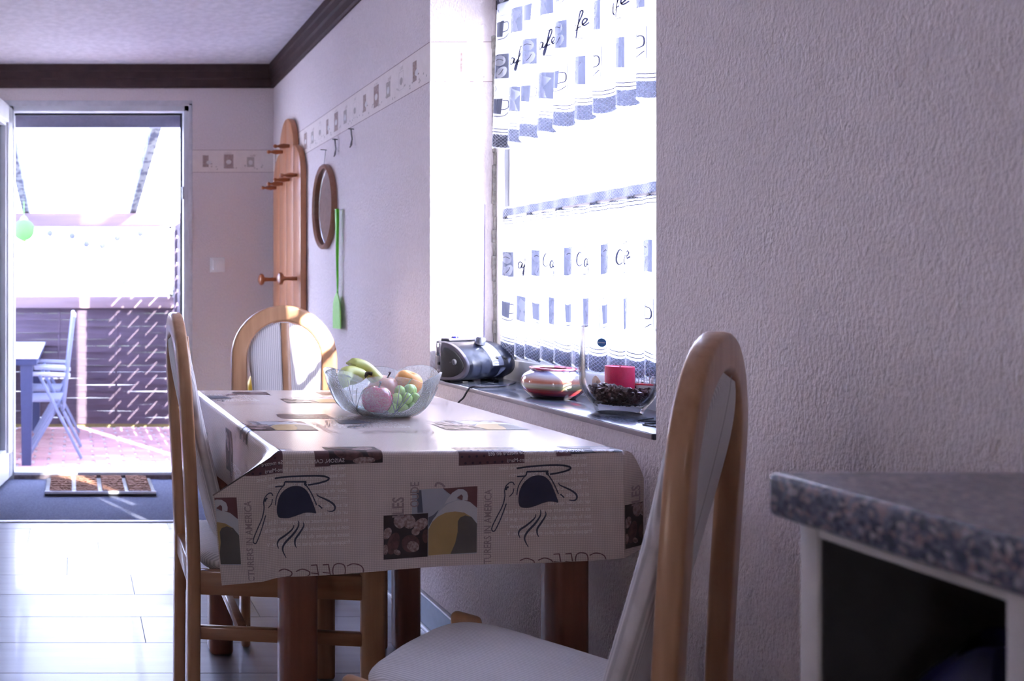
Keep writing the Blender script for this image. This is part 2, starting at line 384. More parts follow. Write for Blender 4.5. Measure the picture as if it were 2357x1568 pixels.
# ------------------------------------------------------------------ window
wf = pm('window_white', (.74, .76, .80), scale=6, rough=.35)
win = thing('window_1', 'white window with sheer cafe curtains beside the table', None, (1.33, (WY0+WY1)/2, WZ0), kind='structure', world=True)
X0, X1 = 1.305, 1.365
bm = B(); fr = .055
bx(bm, X0, X1, WY1-fr, WY1, WZ0, WZ1, .004); bx(bm, X0, X1, WY0, WY0+fr, WZ0, WZ1, .004); bx(bm, X0, X1, WY0, WY1, WZ1-fr, WZ1, .004); bx(bm, X0, X1, WY0, WY1, WZ0, WZ0+.075, .004)
O('window_frame', bm, wf, win)
bm = B(); a0, a1, c0, c1 = WY0+.045, WY1-.045, WZ0+.065, WZ1-.045; w = .06; x0, x1 = 1.318, 1.378
bx(bm, x0, x1, a1-w, a1, c0, c1, .005); bx(bm, x0, x1, a0, a0+w, c0, c1, .005); bx(bm, x0, x1, a0, a1, c0, c0+w, .005); bx(bm, x0, x1, a0, a1, c1-w, c1, .005)
sash = O('sash', bm, wf, win)
bm = B(); bx(bm, 1.345, 1.349, a0+w-.004, a1-w+.004, c0+w-.004, c1-w+.004); O('pane', bm, clear('window_glass', (.97, .98, 1), 1), win, 0)
bm = B(); bx(bm, 1.298, 1.305, 1.66, 2.675, 1.915, 1.945, .002)
O('blind_cassette', bm, pm('blind_dark', (.04, .04, .05), rough=.4), win)
sill_m = pm('sill_slab', (.11, .125, .17), (.075, .085, .12), scale=220, rough=.22, coat=.3)
bm = B(); bx(bm, WX-.006, X0+.01, WY0+.001, WY1-.001, WZ0, .784, .003); O('window_sill', bm, sill_m, win)
bm = B(); bx(bm, WX-.0085, WX-.006, WY0+.001, WY1-.001, .7725, .7825, .001); O('sill_edge', bm, pm('sill_edge', (.30, .26, .27), rough=.4), win)
# old mortar joint in the reveal
bm = B()
for k in range(26):
    z = .80+k*.04; bx(bm, 1.296+random.uniform(-.004, .003), 1.306, WY1-.006-random.uniform(0, .003), WY1+.001, z, z+.04, .0015, 1)
O('mortar_joint', bm, pm('mortar', (.42, .40, .38), (.25, .24, .22), scale=90, rough=.95, bump=.5), win)

# ------------------------------------------------------------------ terrace door
dr = thing('door_1', 'white glazed terrace door standing open', None, (DX0, FY, 0), kind='structure', world=True)
bm = B(); fw = .045
bx(bm, DX1, DX1+.035, FY-.004, FY+.11, .0, DZ+.035, .004); bx(bm, DX0-.035, DX0, FY-.004, FY+.11, 0, DZ+.035, .004); bx(bm, DX0-.035, DX1+.035, FY-.004, FY+.11, DZ, DZ+.035, .004)
O('door_frame', bm, wf, dr)
bm = B(); bx(bm, DX1-.012, DX1-.001, FY+.05, FY+.062, .04, DZ-.012, .001); bx(bm, DX0, DX1, FY+.05, FY+.062, DZ-.012, DZ-.001, .001); O('door_seal', bm, black, dr)
plw = pm('plaster_band', (.70, .70, .74), scale=30, rough=.9, bump=.3, bscale=60)
bm = B(); bx(bm, DX1+.028, DX1+.05, FY-.006, FY+.0, 0, DZ+.045, .003); bx(bm, DX0-.2, DX1+.05, FY-.006, FY, DZ+.03, DZ+.06, .003); O('architrave', bm, plw, dr)
bm = B(); bx(bm, DX0, DX1, FY-.01, FY+.12, .028, .045, .003); O('threshold', bm, wf, dr)
bm = B(); bx(bm, DX0, DX1, FY-.012, FY+.1, -.005, .028, .002); O('threshold_riser', bm, pm('riser', (.10, .08, .10), (.22, .18, .20), scale=30, rough=.6), dr)
for z in (.25, 1.55):
    bm = B(); tube(bm, [(DX1-.004, FY-.008, z), (DX1-.004, FY-.008, z+.07)], .006); O('hinge', bm, metal, dr)
leaf = bpy.data.objects.new('door_leaf', None); COL.objects.link(leaf); leaf.parent = dr
leaf.location = (-.075, -.012, 0); leaf.rotation_euler = (0, 0, atan2(-.31, -.05))
dw, z0, z1, st, th = .93, .03, DZ+.012, .095, .07       # leaf local: +x along the leaf, faces at y 0 and th
bm = B()
bx(bm, 0, st, 0, th, z0, z1, .006); bx(bm, dw-st, dw, 0, th, z0, z1, .006); bx(bm, 0, dw, 0, th, z0, z0+.14, .006); bx(bm, 0, dw, 0, th, z1-st, z1, .006)
o = O('leaf_frame', bm, wf, leaf)
bm = B(); q = .018
for a in ((st-.004, st+q, z0+.13, z1-st+.006), (dw-st-q, dw-st+.004, z0+.13, z1-st+.006), (st, dw-st, z0+.13, z0+.14+q), (st, dw-st, z1-st-q, z1-st+.006)): bx(bm, a[0], a[1], .012, th-.012, a[2], a[3], .004)
O('glazing_bead', bm, wf, leaf)
bm = B(); bx(bm, st+.01, dw-st-.01, th/2-.003, th/2+.003, z0+.15, z1-st-.01); O('door_pane', bm, clear('door_glass', (.93, .96, .98), 1), leaf, 0)
bm = B(); tube(bm, [(dw-.05, th, 1.05), (dw-.05, th+.05, 1.05), (dw-.16, th+.055, 1.05)], .009); O('door_handle', bm, metal, leaf)

# carpet, transition strip, doormat
cm = pm('carpet_pile', (.16, .17, .225), (.09, .10, .145), scale=170, rough=1, bump=1, bscale=260, spec=.1)
bm = B(); bx(bm, LX+.01, WX-.013, 3.945, 4.786, -.006, .008, .004); tag(O('carpet', bm, cm), 'grey-blue carpet strip in front of the terrace door', 'carpet')
bm = B(); bx(bm, LX, WX-.013, 3.927, 3.947, -.006, .006, .002); struct('trim_3', bm, pm('trim_strip', (.6, .6, .62), rough=.35, metal=.6), label='metal transition strip between laminate and carpet')
mt = thing('doormat', 'brush doormat with white beaded strips on the grey carpet', 'doormat', (.135, 4.565, .008), world=True)
mx0, mx1, my0, my1 = -.147, .416, 4.385, 4.745
bm = B(); bx(bm, mx0, mx1, my0, my1, .008, .022, .003); O('base_plate', bm, black, mt)
bead = pm('mat_bead', (.75, .75, .78), rough=.4); br1 = pm('mat_brush', (.22, .10, .05), (.12, .05, .03), scale=260, rough=.95)
xs = [mx0+.012+k*(mx1-mx0-.024)/4 for k in range(5)]
bd = None
for x in xs:
    for k in range(7):
        yy = my0+.026+k*(my1-my0-.05)/6
        if bd is None:
            t = B(); sphere(t, (0, 0, 0), 1, 10, 6, (.011, .023, .011)); bd = O('bead', t, bead, mt); o = bd
        else:
            o = bd.copy(); COL.objects.link(o)
        o.location = Vector((x, yy, .028))-mt.location
for q in range(4):
    for k in range(7):
        yy = my0+.026+k*(my1-my0-.05)/6; bm = B(); xa, xb = xs[q]+.014, xs[q+1]-.014; n = 18
        for j in range(n):
            u = xa+(xb-xa)*(j+.5)/n
            for dy in (-.012, 0, .012):
                s = random.uniform(.8, 1.15); bx(bm, u-.0052, u+.0052, yy+dy-.0055, yy+dy+.0055, .02, .02+.017*s)
        O('brush_strip', bm, br1, mt, 0)
bm = B(); bx(bm, mx0, mx1, my0, my0+.008, .02, .034, .002); O('front_lip', bm, bead, mt)

# light switch, yellow sack
sw = thing('light_switch', 'white square light switch on wall by terrace door', 'switch', (.793, FY, 1.187), world=True)
bm = B(); bx(bm, .752, .834, FY-.010, FY, 1.146, 1.229, .003); O('frame', bm, white_p, sw)
bm = B(); bx(bm, .766, .820, FY-.016, FY-.008, 1.160, 1.215, .002); O('rocker', bm, white_p, sw)
bm = B()
def sack(u, v):
    a = u*2*pi; r = (.13+.02*sin(3*a)+.012*sin(7*a+v*5))*(sin(pi*min(1, .12+.86*v))**.55)
    return (.90+r*.75*cos(a), 4.20+r*sin(a), .010+.66*v)
gridf(bm, sack, 40, 16); bmesh.ops.remove_doubles(bm, verts=bm.verts, dist=.0005)
tag(O('yellow_sack', bm, pm('yellow_film', (.80, .50, .02), (.70, .42, .01), scale=20, rough=.35, bump=.4, bscale=30)), 'yellow plastic sack on floor behind the arched chair', 'sack')

# ------------------------------------------------------------------ coat rack, mirror, swatter, hooks
rk = thing('coat_rack', 'pine coat rack of rounded boards with pegs, by the corner', 'coat rack', (WX, 4.39, .70), world=True)
bw = .141; RX = WX-.003
def board(i, pts): # pts (y, z)
    bm = B(); m = Matrix(((0, 0, 1, RX-.030), (1, 0, 0, 0), (0, 1, 0, 0), (0, 0, 0, 1)))
    prism(bm, pts, 0, .030, m, .004); return O('board', bm, pine, rk)
g = .0025; ya = 4.105
def arc(cx, cz, r, a0, a1, n=8): return [(cx+r*cos(a0+(a1-a0)*k/n), cz+r*1.15*sin(a0+(a1-a0)*k/n)) for k in range(n+1)]
e = [ya+k*bw for k in range(5)]
cm2 = e[2]; rr = bw-.004
board(0, [(e[0], .72), (e[1]-g, .72)]+arc(e[1]-g-.001, 1.60, bw-g-.002, pi/2, pi, 8)[0:])
board(1, [(e[1], .72), (e[2]-g, .72)]+arc(e[2]-g-.001, 1.755, bw-g-.002, pi/2, pi, 8))
board(2, [(e[2], .72), (e[3]-g, .72)]+arc(e[2]+.001, 1.755, bw-g-.002, 0, pi/2, 8))
board(3, [(e[3], .72), (e[4]-g, .72)]+arc(e[3]+.001, 1.60, bw-g-.002, 0, pi/2, 8))
pegp = [(.0, 0), (.009, 0), (.010, .012), (.0125, .03), (.010, .046), (.006, .056), (.0065, .062), (.0098, .068), (.0092, .076), (.005, .080), (0, .081)]
knobp = [(0, 0), (.010, 0), (.0095, .03), (.010, .055), (.014, .064), (.027, .068), (.031, .076), (.028, .086), (.016, .092), (0, .093)]
for yy, zz in [(e[1]+.07, 1.765), (e[2]+.07, 1.758), (e[0]+.07, 1.602), (e[1]+.07, 1.598), (e[2]+.07, 1.594), (e[3]+.07, 1.59)]:
    bm = B(); lathe(bm, pegp, 14, (RX-.030, yy, zz), '-X'); O('peg', bm, pine_k, rk)
for yy in (e[0]+.07, e[3]+.07):
    bm = B(); lathe(bm, knobp, 18, (RX-.030, yy, 1.105), '-X'); O('knob', bm, pine_k, rk)

mr = thing('oval_mirror', 'small oval mirror in a wooden frame beside the coat rack', 'mirror', (WX, 3.79, 1.414), world=True)
def ring(u, v, prof_, a, b, cx, cy, cz):
    t = u*2*pi; k = min(len(prof_)-1, int(v*(len(prof_)-1)+.5)); o_, d_ = prof_[k]
    return (cx-d_, cy+(a-o_)*cos(t), cz+(b-o_)*sin(t))
fp_ = [(0, 0), (0, .018), (.004, .023), (.008, .020), (.011, .022), (.015, .018), (.018, .016), (.020, .009), (.020, .003)]
bm = B(); gridf(bm, lambda u, v: ring(u, v, fp_, .155, .185, WX-.001, 3.79, 1.414), 48, len(fp_)-1); bmesh.ops.remove_doubles(bm, verts=bm.verts, dist=1e-5)
O('mirror_frame', bm, wood('mirror_wood', (.33, .15, .09), (.26, .11, .06), 'Y'), mr)
bm = B(); bm.faces.new([bm.verts.new((WX-.006, 3.79+.137*cos(2*pi*k/40), 1.414+.167*sin(2*pi*k/40))) for k in range(40)])
O('mirror_glass', bm, pm('mirror_silver', (.85, .87, .88), rough=.02, metal=1), mr, 0)
bm = B(); tube(bm, [(WX-.012, 3.79, 1.597), (WX-.006, 3.785, 1.66)], .0012, 5); tube(bm, [(WX+.002, 3.785, 1.66), (WX-.025, 3.80, 1.665)], .0016, 5); O('nail', bm, black, mr)

fs = thing('fly_swatter', 'bright green plastic fly swatter hanging under the mirror', 'fly swatter', (WX, 3.58, .90), world=True)
gm = pm('swatter_green', (.10, .62, .015), (.09, .55, .01), rough=.3); gm2 = pm('swatter_green_pale', (.30, .72, .12), (.26, .65, .10), rough=.4)
bm = B(); q = [Vector((WX-.02, 3.575, 1.385)), Vector((WX-.022, 3.578, 1.30)), Vector((WX-.02, 3.58, 1.20)), Vector((WX-.016, 3.583, 1.03))]
gridf(bm, lambda u, v: Vector((0, (.0135-.009*min(1, v*1.6)+.002*sin(v*9))*cos(2*pi*u), 0))+Vector(((.0085-.005*v)*sin(2*pi*u), 0, 0))+q[0].lerp(q[3], v), 10, 16); bmesh.ops.remove_doubles(bm, verts=bm.verts, dist=1e-5)
bmesh.ops.holes_fill(bm, edges=bm.edges[:], sides=0); O('handle', bm, gm, fs)
bm = B(); tube(bm, [(WX-.02+.002*sin(t), 3.575+.007*cos(t), 1.372+.012*sin(t)) for t in [2*pi*k/12 for k in range(13)]], .0022, 6); tube(bm, [(WX+.001, 3.575, 1.382), (WX-.03, 3.575, 1.384)], .0016, 6); O('hanging_loop', bm, white_p, fs)
m = Matrix(((0, 0, 1, WX-.018), (1, 0, 0, 3.585), (0, 1, 0, 0), (0, 0, 0, 1)))
pd = cat([(-.012, 1.035), (.012, 1.035), (.045, .995), (.050, .90), (.030, .893), (-.042, .893), (-.052, .905), (-.045, .985)], 3, True)
bm = B(); prism(bm, pd, -.002, .002, m); O('paddle', bm, gm2, fs)
bm = B()
for k in range(24): bx(bm, WX-.0215, WX-.0195, 3.541, 3.629, .905+k*.0042, .907+k*.0042)
tag(O('paddle_ridges', bm, gm2, fs, 0), kind='stuff')
for i, (yy, zz) in enumerate(((3.63, 1.68), (3.42, 1.685))):
    h = thing('wall_hook', ('metal hook on bent nail beside the mirror', 'metal hook nearer the window, under wallpaper border')[i], 'hook', (WX, yy, zz), group='metal wall hooks', world=True)
    bm = B(); tube(bm, [(WX+.004, yy, zz), (WX-.02, yy+.01, zz+.004)], .002, 6); O('nail', bm, black, h)
    bm = B(); tube(bm, [(WX-.012, yy+.003, zz+.004), (WX-.012, yy-.004, zz-.02), (WX-.008, yy, zz-.04), (WX-.012, yy+.005, zz-.06), (WX-.016, yy, zz-.070), (WX-.012, yy-.006, zz-.062), (WX-.01, yy-.003, zz-.045)], .003, 6); O('hook_body', bm, pm('hook_metal', (.16, .15, .16), rough=.35, metal=.9), h)

# ------------------------------------------------------------------ dining chairs
fab = stripes('seat_fabric', (.64, .60, .59), (.42, .39, .39), 'Y', 48, mixf=.4)
def make_chair():
    r = thing('dining_chair', 'chair', 'chair', group='arched dining chairs')
    hw, aw, tk = .18, .054, .029; zc = .82                           # half width, member width, thickness, arch centre
    lean = lambda z: -.030*max(0, (z-.40)/.60)**1.25-.006*(.4-z if z < .4 else 0)
    path = [(-(hw-aw/2), 0, 'p')]
    pts = []
    for k in range(9): pts.append((-(hw-aw/2), .0+zc*k/8, 0))
    n = 20
    for k in range(1, n): a = pi-pi*k/n; pts.append(((hw-aw/2)*cos(a), zc+(hw-aw/2)*sin(a), 1))
    for k in range(9): pts.append(((hw-aw/2), zc-zc*k/8, 0))
    bm = B(); rings = []
    sec = cat([(-.5, -.5), (-.5, .5), (.5, .5), (.5, -.5)], 1, True)
    cs = []
    for (sx, sy) in ((1, 1), (-1, 1), (-1, -1), (1, -1)):
        for k in range(4):
            a = {(1, 1): 0, (-1, 1): pi/2, (-1, -1): pi, (1, -1): 3*pi/2}[(sx, sy)]+k*pi/6
            cs.append((sx*(.5-.14)+.14*cos(a), sy*(.5-.24)+.24*sin(a)))
    for i, (yy, zz, f) in enumerate(pts):
        a = pts[max(0, i-1)]; b = pts[min(len(pts)-1, i+1)]; dy, dz = b[0]-a[0], b[1]-a[1]; l = sqrt(dy*dy+dz*dz); ny, nz = -dz/l, dy/l
        x0 = lean(zz); rings.append([bm.verts.new((x0+c[1]*tk, yy+ny*c[0]*aw, zz+nz*c[0]*aw)) for c in cs])
    skin(bm, rings, True); bm.faces.new(rings[0][::-1]); bm.faces.new(rings[-1]); bmesh.ops.recalc_face_normals(bm, faces=bm.faces)
    O('arch_frame', bm, oak, r, 50)
    # curved upholstered back
    fx = lambda z: lean(z)+.085*(max(0, (.93-z)/.50))**1.3*(1 if z < .93 else 0)+.002
    def half(z):
        if z > zc: return max(.002, sqrt(max(0, .1235**2-(z-zc)**2)))
        return .1235-.010*min(1, (zc-z)/.1)
    def pad(u, v):
        a = 2*pi*u; z = .455+(zc+.1225-.455)*v; hwid = half(z); c, s = cos(a), sin(a)
        ee = .35; cx = (abs(c)**ee)*(1 if c > 0 else -1); sx = (abs(s)**.75)*(1 if s > 0 else -1)
        th = .019*(1 if .02 < v < .985 else .55)
        return (fx(z)+th*sx+.004*sx*(1 if sx > 0 else 0), hwid*cx, z)
    bm = B(); gridf(bm, pad, 36, 34); bmesh.ops.remove_doubles(bm, verts=bm.verts, dist=1e-5); bmesh.ops.holes_fill(bm, edges=[e_ for e_ in bm.edges if e_.is_boundary], sides=0); bmesh.ops.recalc_face_normals(bm, faces=bm.faces)
    pd_ = O('back_pad', bm, fab, r, 60)
    bm = B(); gridf(bm, lambda u, v: (fx(.455+.485*v)-.0205, -.002+.004*u, .455+.485*v), 1, 24); O('seam', bm, pm('seam_thread', (.32, .29, .28), rough=.9), pd_, 0)
    bm = B(); rings = []
    for k in range(25):
        z = .455+.485*k/24; x0 = fx(z)+.0225; rings.append([bm.verts.new(q) for q in ((x0-.010, -.0135, z), (x0-.010, .0135, z), (x0+.004, .0135, z), (x0+.006, .010, z), (x0+.006, -.010, z), (x0+.004, -.0135, z))])
    skin(bm, rings, True); bm.faces.new(rings[0][::-1]); bm.faces.new(rings[-1]); bmesh.ops.recalc_face_normals(bm, faces=bm.faces); O('back_slat', bm, oak, r, 40)
    # seat cushion
    def seat(u, v):
        a = 2*pi*u; c, s = cos(a), sin(a); cx = (abs(c)**.38)*(1 if c > 0 else -1); cy = (abs(s)**.38)*(1 if s > 0 else -1)
        q = [(0, 0), (.94, 0), (1, .3), (1, .55), (.93, .85), (.75, .97), (.45, 1), (0, 1.02)][int(round(v*7))]
        xm, xl = .197, .197; x_ = xm+xl*cx*q[0]; wd_ = .168+.040*(x_/.395); x_ += .020*(1-cy*cy)*(1 if cx > 0 else 0)*q[0]
        return (x_+.012, wd_*cy*q[0], .405+.043*q[1])
    bm = B(); gridf(bm, seat, 56, 7); bmesh.ops.remove_doubles(bm, verts=bm.verts, dist=1e-5); bmesh.ops.recalc_face_normals(bm, faces=bm.faces); O('seat_cushion', bm, fab, r, 70)
    for s in (-1, 1):
        bm = B(); box(bm, (.397, s*.200, .221), (.054, .027, .442), .010, 3); O('front_leg', bm, oak, r)
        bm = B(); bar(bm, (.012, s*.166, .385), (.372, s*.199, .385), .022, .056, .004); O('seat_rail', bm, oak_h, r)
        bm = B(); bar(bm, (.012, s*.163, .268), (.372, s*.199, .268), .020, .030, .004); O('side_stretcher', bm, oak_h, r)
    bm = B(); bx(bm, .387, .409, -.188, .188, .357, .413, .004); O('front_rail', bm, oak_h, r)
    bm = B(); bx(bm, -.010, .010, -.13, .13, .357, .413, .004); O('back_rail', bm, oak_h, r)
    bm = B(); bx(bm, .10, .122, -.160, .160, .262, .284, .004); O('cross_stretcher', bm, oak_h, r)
    return r
ch = make_chair()
ch.location = (.868, 1.22, 0); ch.rotation_euler = (0, 0, radians(133)); ch['label'] = 'arched wooden chair with grey striped seat beside the granite worktop'
c2 = copy_tree(ch); c2.location = (.280, 2.165, 0); c2.rotation_euler = (0, 0, radians(-1)); c2['label'] = 'arched wooden chair pushed to the table side toward terrace door'
c3 = copy_tree(ch); c3.location = (.722, 2.972, 0); c3.rotation_euler = (0, 0, radians(-92)); c3['label'] = 'arched wooden chair facing the viewer, in front of coat rack'

# ------------------------------------------------------------------ table and tablecloth
TZ = .751; TW, TD = .648, .965; TR = radians(.9); T0 = Vector((.389, 1.640, 0))
tb = thing('dining_table', 'brown wooden dining table under the printed cloth', 'table', T0, TR)
bm = B(); bx(bm, .002, TW-.002, .002, TD-.002, TZ-.026, TZ-.001, .004); O('table_top', bm, table_w, tb)
for (x, yy) in ((.018, .035), (TW-.085, .06), (.018, TD-.105), (TW-.085, TD-.105)):
    bm = B(); bx(bm, x, x+.067, yy, yy+.067, 0, TZ-.026, .012, 3); O('leg', bm, table_w, tb)
for a in ((.08, TW-.08, .055, .075), (.08, TW-.08, TD-.085, TD-.065)): bm = B(); bx(bm, a[0], a[1], a[2], a[3], TZ-.105, TZ-.026, .002); O('apron', bm, table_w, tb)
for a in ((.04, .06), (TW-.06, TW-.04)): bm = B(); bx(bm, a[0], a[1], .10, TD-.10, TZ-.105, TZ-.026, .002); O('apron', bm, table_w, tb)

RE = .010
def roll(s):
    if s < RE*pi/2: return RE*sin(s/RE), RE*(1-cos(s/RE))
    return RE, RE+s-RE*pi/2
TANL = .65; LD = Vector((-.838, 0, -.545))
HS = .032
def hem(u): return .2395-HS*(u/TW) if u >= 0 else .2395-.10*u
def sm(t): t = max(0, min(1, t)); return t*t*(3-2*t)
def CL(u, v):
    """tablecloth: flat cloth coordinates (u along the front edge, v towards the back) -> table space"""
    if 0 <= v <= TD and 0 <= u <= TW: return Vector((u, v, TZ+.0015))
    if v < 0:
        s = -v; o, d = roll(s); rip = .007*sin(u*13+.6)*sm(s/.2)
        if u < 0:
            lim = -u*TANL
            if s < lim: s = lim
            f = sm(-u/.05); o, d = roll(s); o2, d2 = 0, s
            return Vector((u*(1-.8*max(0, s-lim)), -(o*(1-f)+.010*f)-rip, TZ+.0015-(d*(1-f)+d2*f)))
        if u > TW:
            du = u-TW; lim = 20*du*du+.15*du
            if s < lim: s = lim
            o, d = roll(s)
            return Vector((u, -o+.35*du-rip, TZ+.0015-d))
        return Vector((u, -o-rip, TZ+.0015-d))
    if u < 0:
        s = -u; t = 1-sm(v/.12); o, d = roll(s); hang = Vector((-o-.05*s-.010*sin(v*11)*sm(s/.15), 0, -d)); ear = LD*s
        w = t**1.3
        p = hang*(1-w)+ear*w
        return Vector((p.x, max(v, -RE), TZ+.0015+p.z))
    if u > TW:
        s = u-TW; o, d = roll(s); return Vector((TW+o+.02*s, v, TZ+.0015-d))
    s = v-TD; o, d = roll(s); return Vector((u, TD+o, TZ+.0015-d))
TM = Matrix.Translation(T0) @ Matrix.Rotation(TR, 4, 'Z')
def CW(u, v): return TM @ CL(u, v)
# cloth ground material in flat cloth coordinates
cl = bpy.data.materials.new('cloth_ground'); cl.use_nodes = True; n, l = cl.node_tree.nodes, cl.node_tree.links; b = n['Principled BSDF']
uvn = n.new('ShaderNodeUVMap'); sx_ = n.new('ShaderNodeSeparateXYZ'); l.new(uvn.outputs[0], sx_.inputs[0])
acc = None
for ax_, fr_ in (('X', 1), ('Y', 1)):
    w = n.new('ShaderNodeTexWave'); w.bands_direction = ax_; w.inputs['Scale'].default_value = 95; w.inputs['Distortion'].default_value = 2.5; w.inputs['Detail'].default_value = 4; w.inputs['Detail Scale'].default_value = .35
    l.new(uvn.outputs[0], w.inputs[0])
    if acc is None: acc = w.outputs['Fac']
    else:
        mm = n.new('ShaderNodeMath'); mm.operation = 'MULTIPLY'; l.new(acc, mm.inputs[0]); l.new(w.outputs['Fac'], mm.inputs[1]); acc = mm.outputs[0]
r_ = n.new('ShaderNodeValToRGB'); r_.color_ramp.elements[0].color = (.43, .36, .33, 1); r_.color_ramp.elements[1].color = (.65, .54, .48, 1); r_.color_ramp.elements[1].position = .35
l.new(acc, r_.inputs[0]); l.new(r_.outputs[0], b.inputs['Base Color']); b.inputs['Roughness'].default_value = .25; b.inputs['Specular IOR Level'].default_value = .7
bm = B(); uvl = bm.loops.layers.uv.new('UVMap'); flat = {}
def patch(fu, nu, nv):
    g = []
    for i in range(nu+1):
        row = []
        for j in range(nv+1):
            u, v = fu(i/nu, j/nv); q = bm.verts.new(CL(u, v)); flat[q] = (u, v); row.append(q)
        g.append(row)
    for i in range(nu):
        for j in range(nv):
            try: bm.faces.new((g[i][j], g[i+1][j], g[i+1][j+1], g[i][j+1]))
            except ValueError: pass
patch(lambda a, c: (a*TW, c*TD), 24, 36)
def nl(c): return c**1.7
patch(lambda a, c: (a*TW, -hem(a*TW)*nl(1-c)), 44, 22)
LEFT = .128
patch(lambda a, c: (-LEFT*(1-a), -(LEFT*(1-a)*TANL+(hem(-LEFT*(1-a))-LEFT*(1-a)*TANL)*(1-c))), 12, 18)
LP = lambda v: .175-.022*(1-sm(v/.12))
patch(lambda a, c: (-LP(c*TD)*nl(1-a), c*TD), 14, 40)
RT = .052
def rl(a): du = RT*a; return 20*du*du+.15*du
patch(lambda a, c: (TW+RT*a, -(rl(a)+(hem(TW)-.012*a-rl(a))*(1-c))), 10, 16)
patch(lambda a, c: (TW+.14*nl(a), c*TD), 12, 20)
patch(lambda a, c: (a*TW, TD+.16*nl(c)), 20, 10)
for f in bm.faces:
    for lp in f.loops: lp[uvl].uv = flat[lp.vert]
bmesh.ops.remove_doubles(bm, verts=bm.verts, dist=2e-4)
bmesh.ops.recalc_face_normals(bm, faces=bm.faces)
cloth = O('tablecloth', bm, cl, None, 45); cloth.location = T0; cloth.rotation_euler = (0, 0, TR)
tag(cloth, 'beige wipe-clean tablecloth printed with coffee cups and beans', 'tablecloth')
# -- the print, drawn in pixels of one repeat and turned into cloth coordinates
K = 1/1220
ink = {}
def ik(name, c1, c2=None, **k):
    ink[name] = pm('ink_'+name, c1, c2, rough=.36, spec=.55, **k); return ink[name]
ik('navy', (.028, .028, .055)); ik('maroon', (.115, .055, .06), (.10, .045, .05)); ik('maroon_dot', (.035, .012, .03)); ik('mauve', (.27, .20, .20), (.24, .18, .18), scale=300); ik('pale', (.72, .67, .65))
ik('bean_dark', (.030, .017, .018)); ik('bean', (.13, .062, .055), (.055, .026, .026), scale=90); ik('bean_light', (.40, .31, .29), (.16, .085, .075), scale=170, detail=6)
ik('photo_grey', (.36, .37, .41), (.31, .32, .36), scale=12); ik('photo_dark', (.10, .11, .14)); ik('cup_white', (.47, .46, .47), (.42, .41, .42), scale=14); ik('coffee_tan', (.40, .27, .11), (.35, .235, .09), scale=18); ik('cup_shade', (.115, .10, .085), (.085, .075, .065), scale=16); ik('red_brown', (.14, .055, .055)); ik('coffee_brown', (.12, .05, .05))
ORDER = ['photo_grey', 'maroon', 'bean_dark', 'photo_dark', 'red_brown', 'cup_white', 'coffee_tan', 'cup_shade', 'maroon_dot', 'bean', 'bean_light', 'mauve', 'pale', 'navy', 'coffee_brown']
LETTERS = {'mauve', 'pale', 'coffee_brown'}
def beans(d, x0, y0, x1, y1, lst):
    frect(d['bean_dark'], x0, y0, x1, y1)
    for (cx, cy, a, b_, rt, q) in lst:
        pts = [(cx+a*cos(t)*cos(rt)-b_*sin(t)*sin(rt), cy+a*cos(t)*sin(rt)+b_*sin(t)*cos(rt)) for t in [2*pi*k/16 for k in range(16)]]
        pts = [(min(max(p[0], x0+.4), x1-.4), min(max(p[1], y0+.4), y1-.4)) for p in pts]
        dd = []
        for p in pts:
            if not dd or abs(p[0]-dd[-1][0])+abs(p[1]-dd[-1][1]) > .3: dd.append(p)
        if len(dd) > 3: fpoly(d[q], dd)
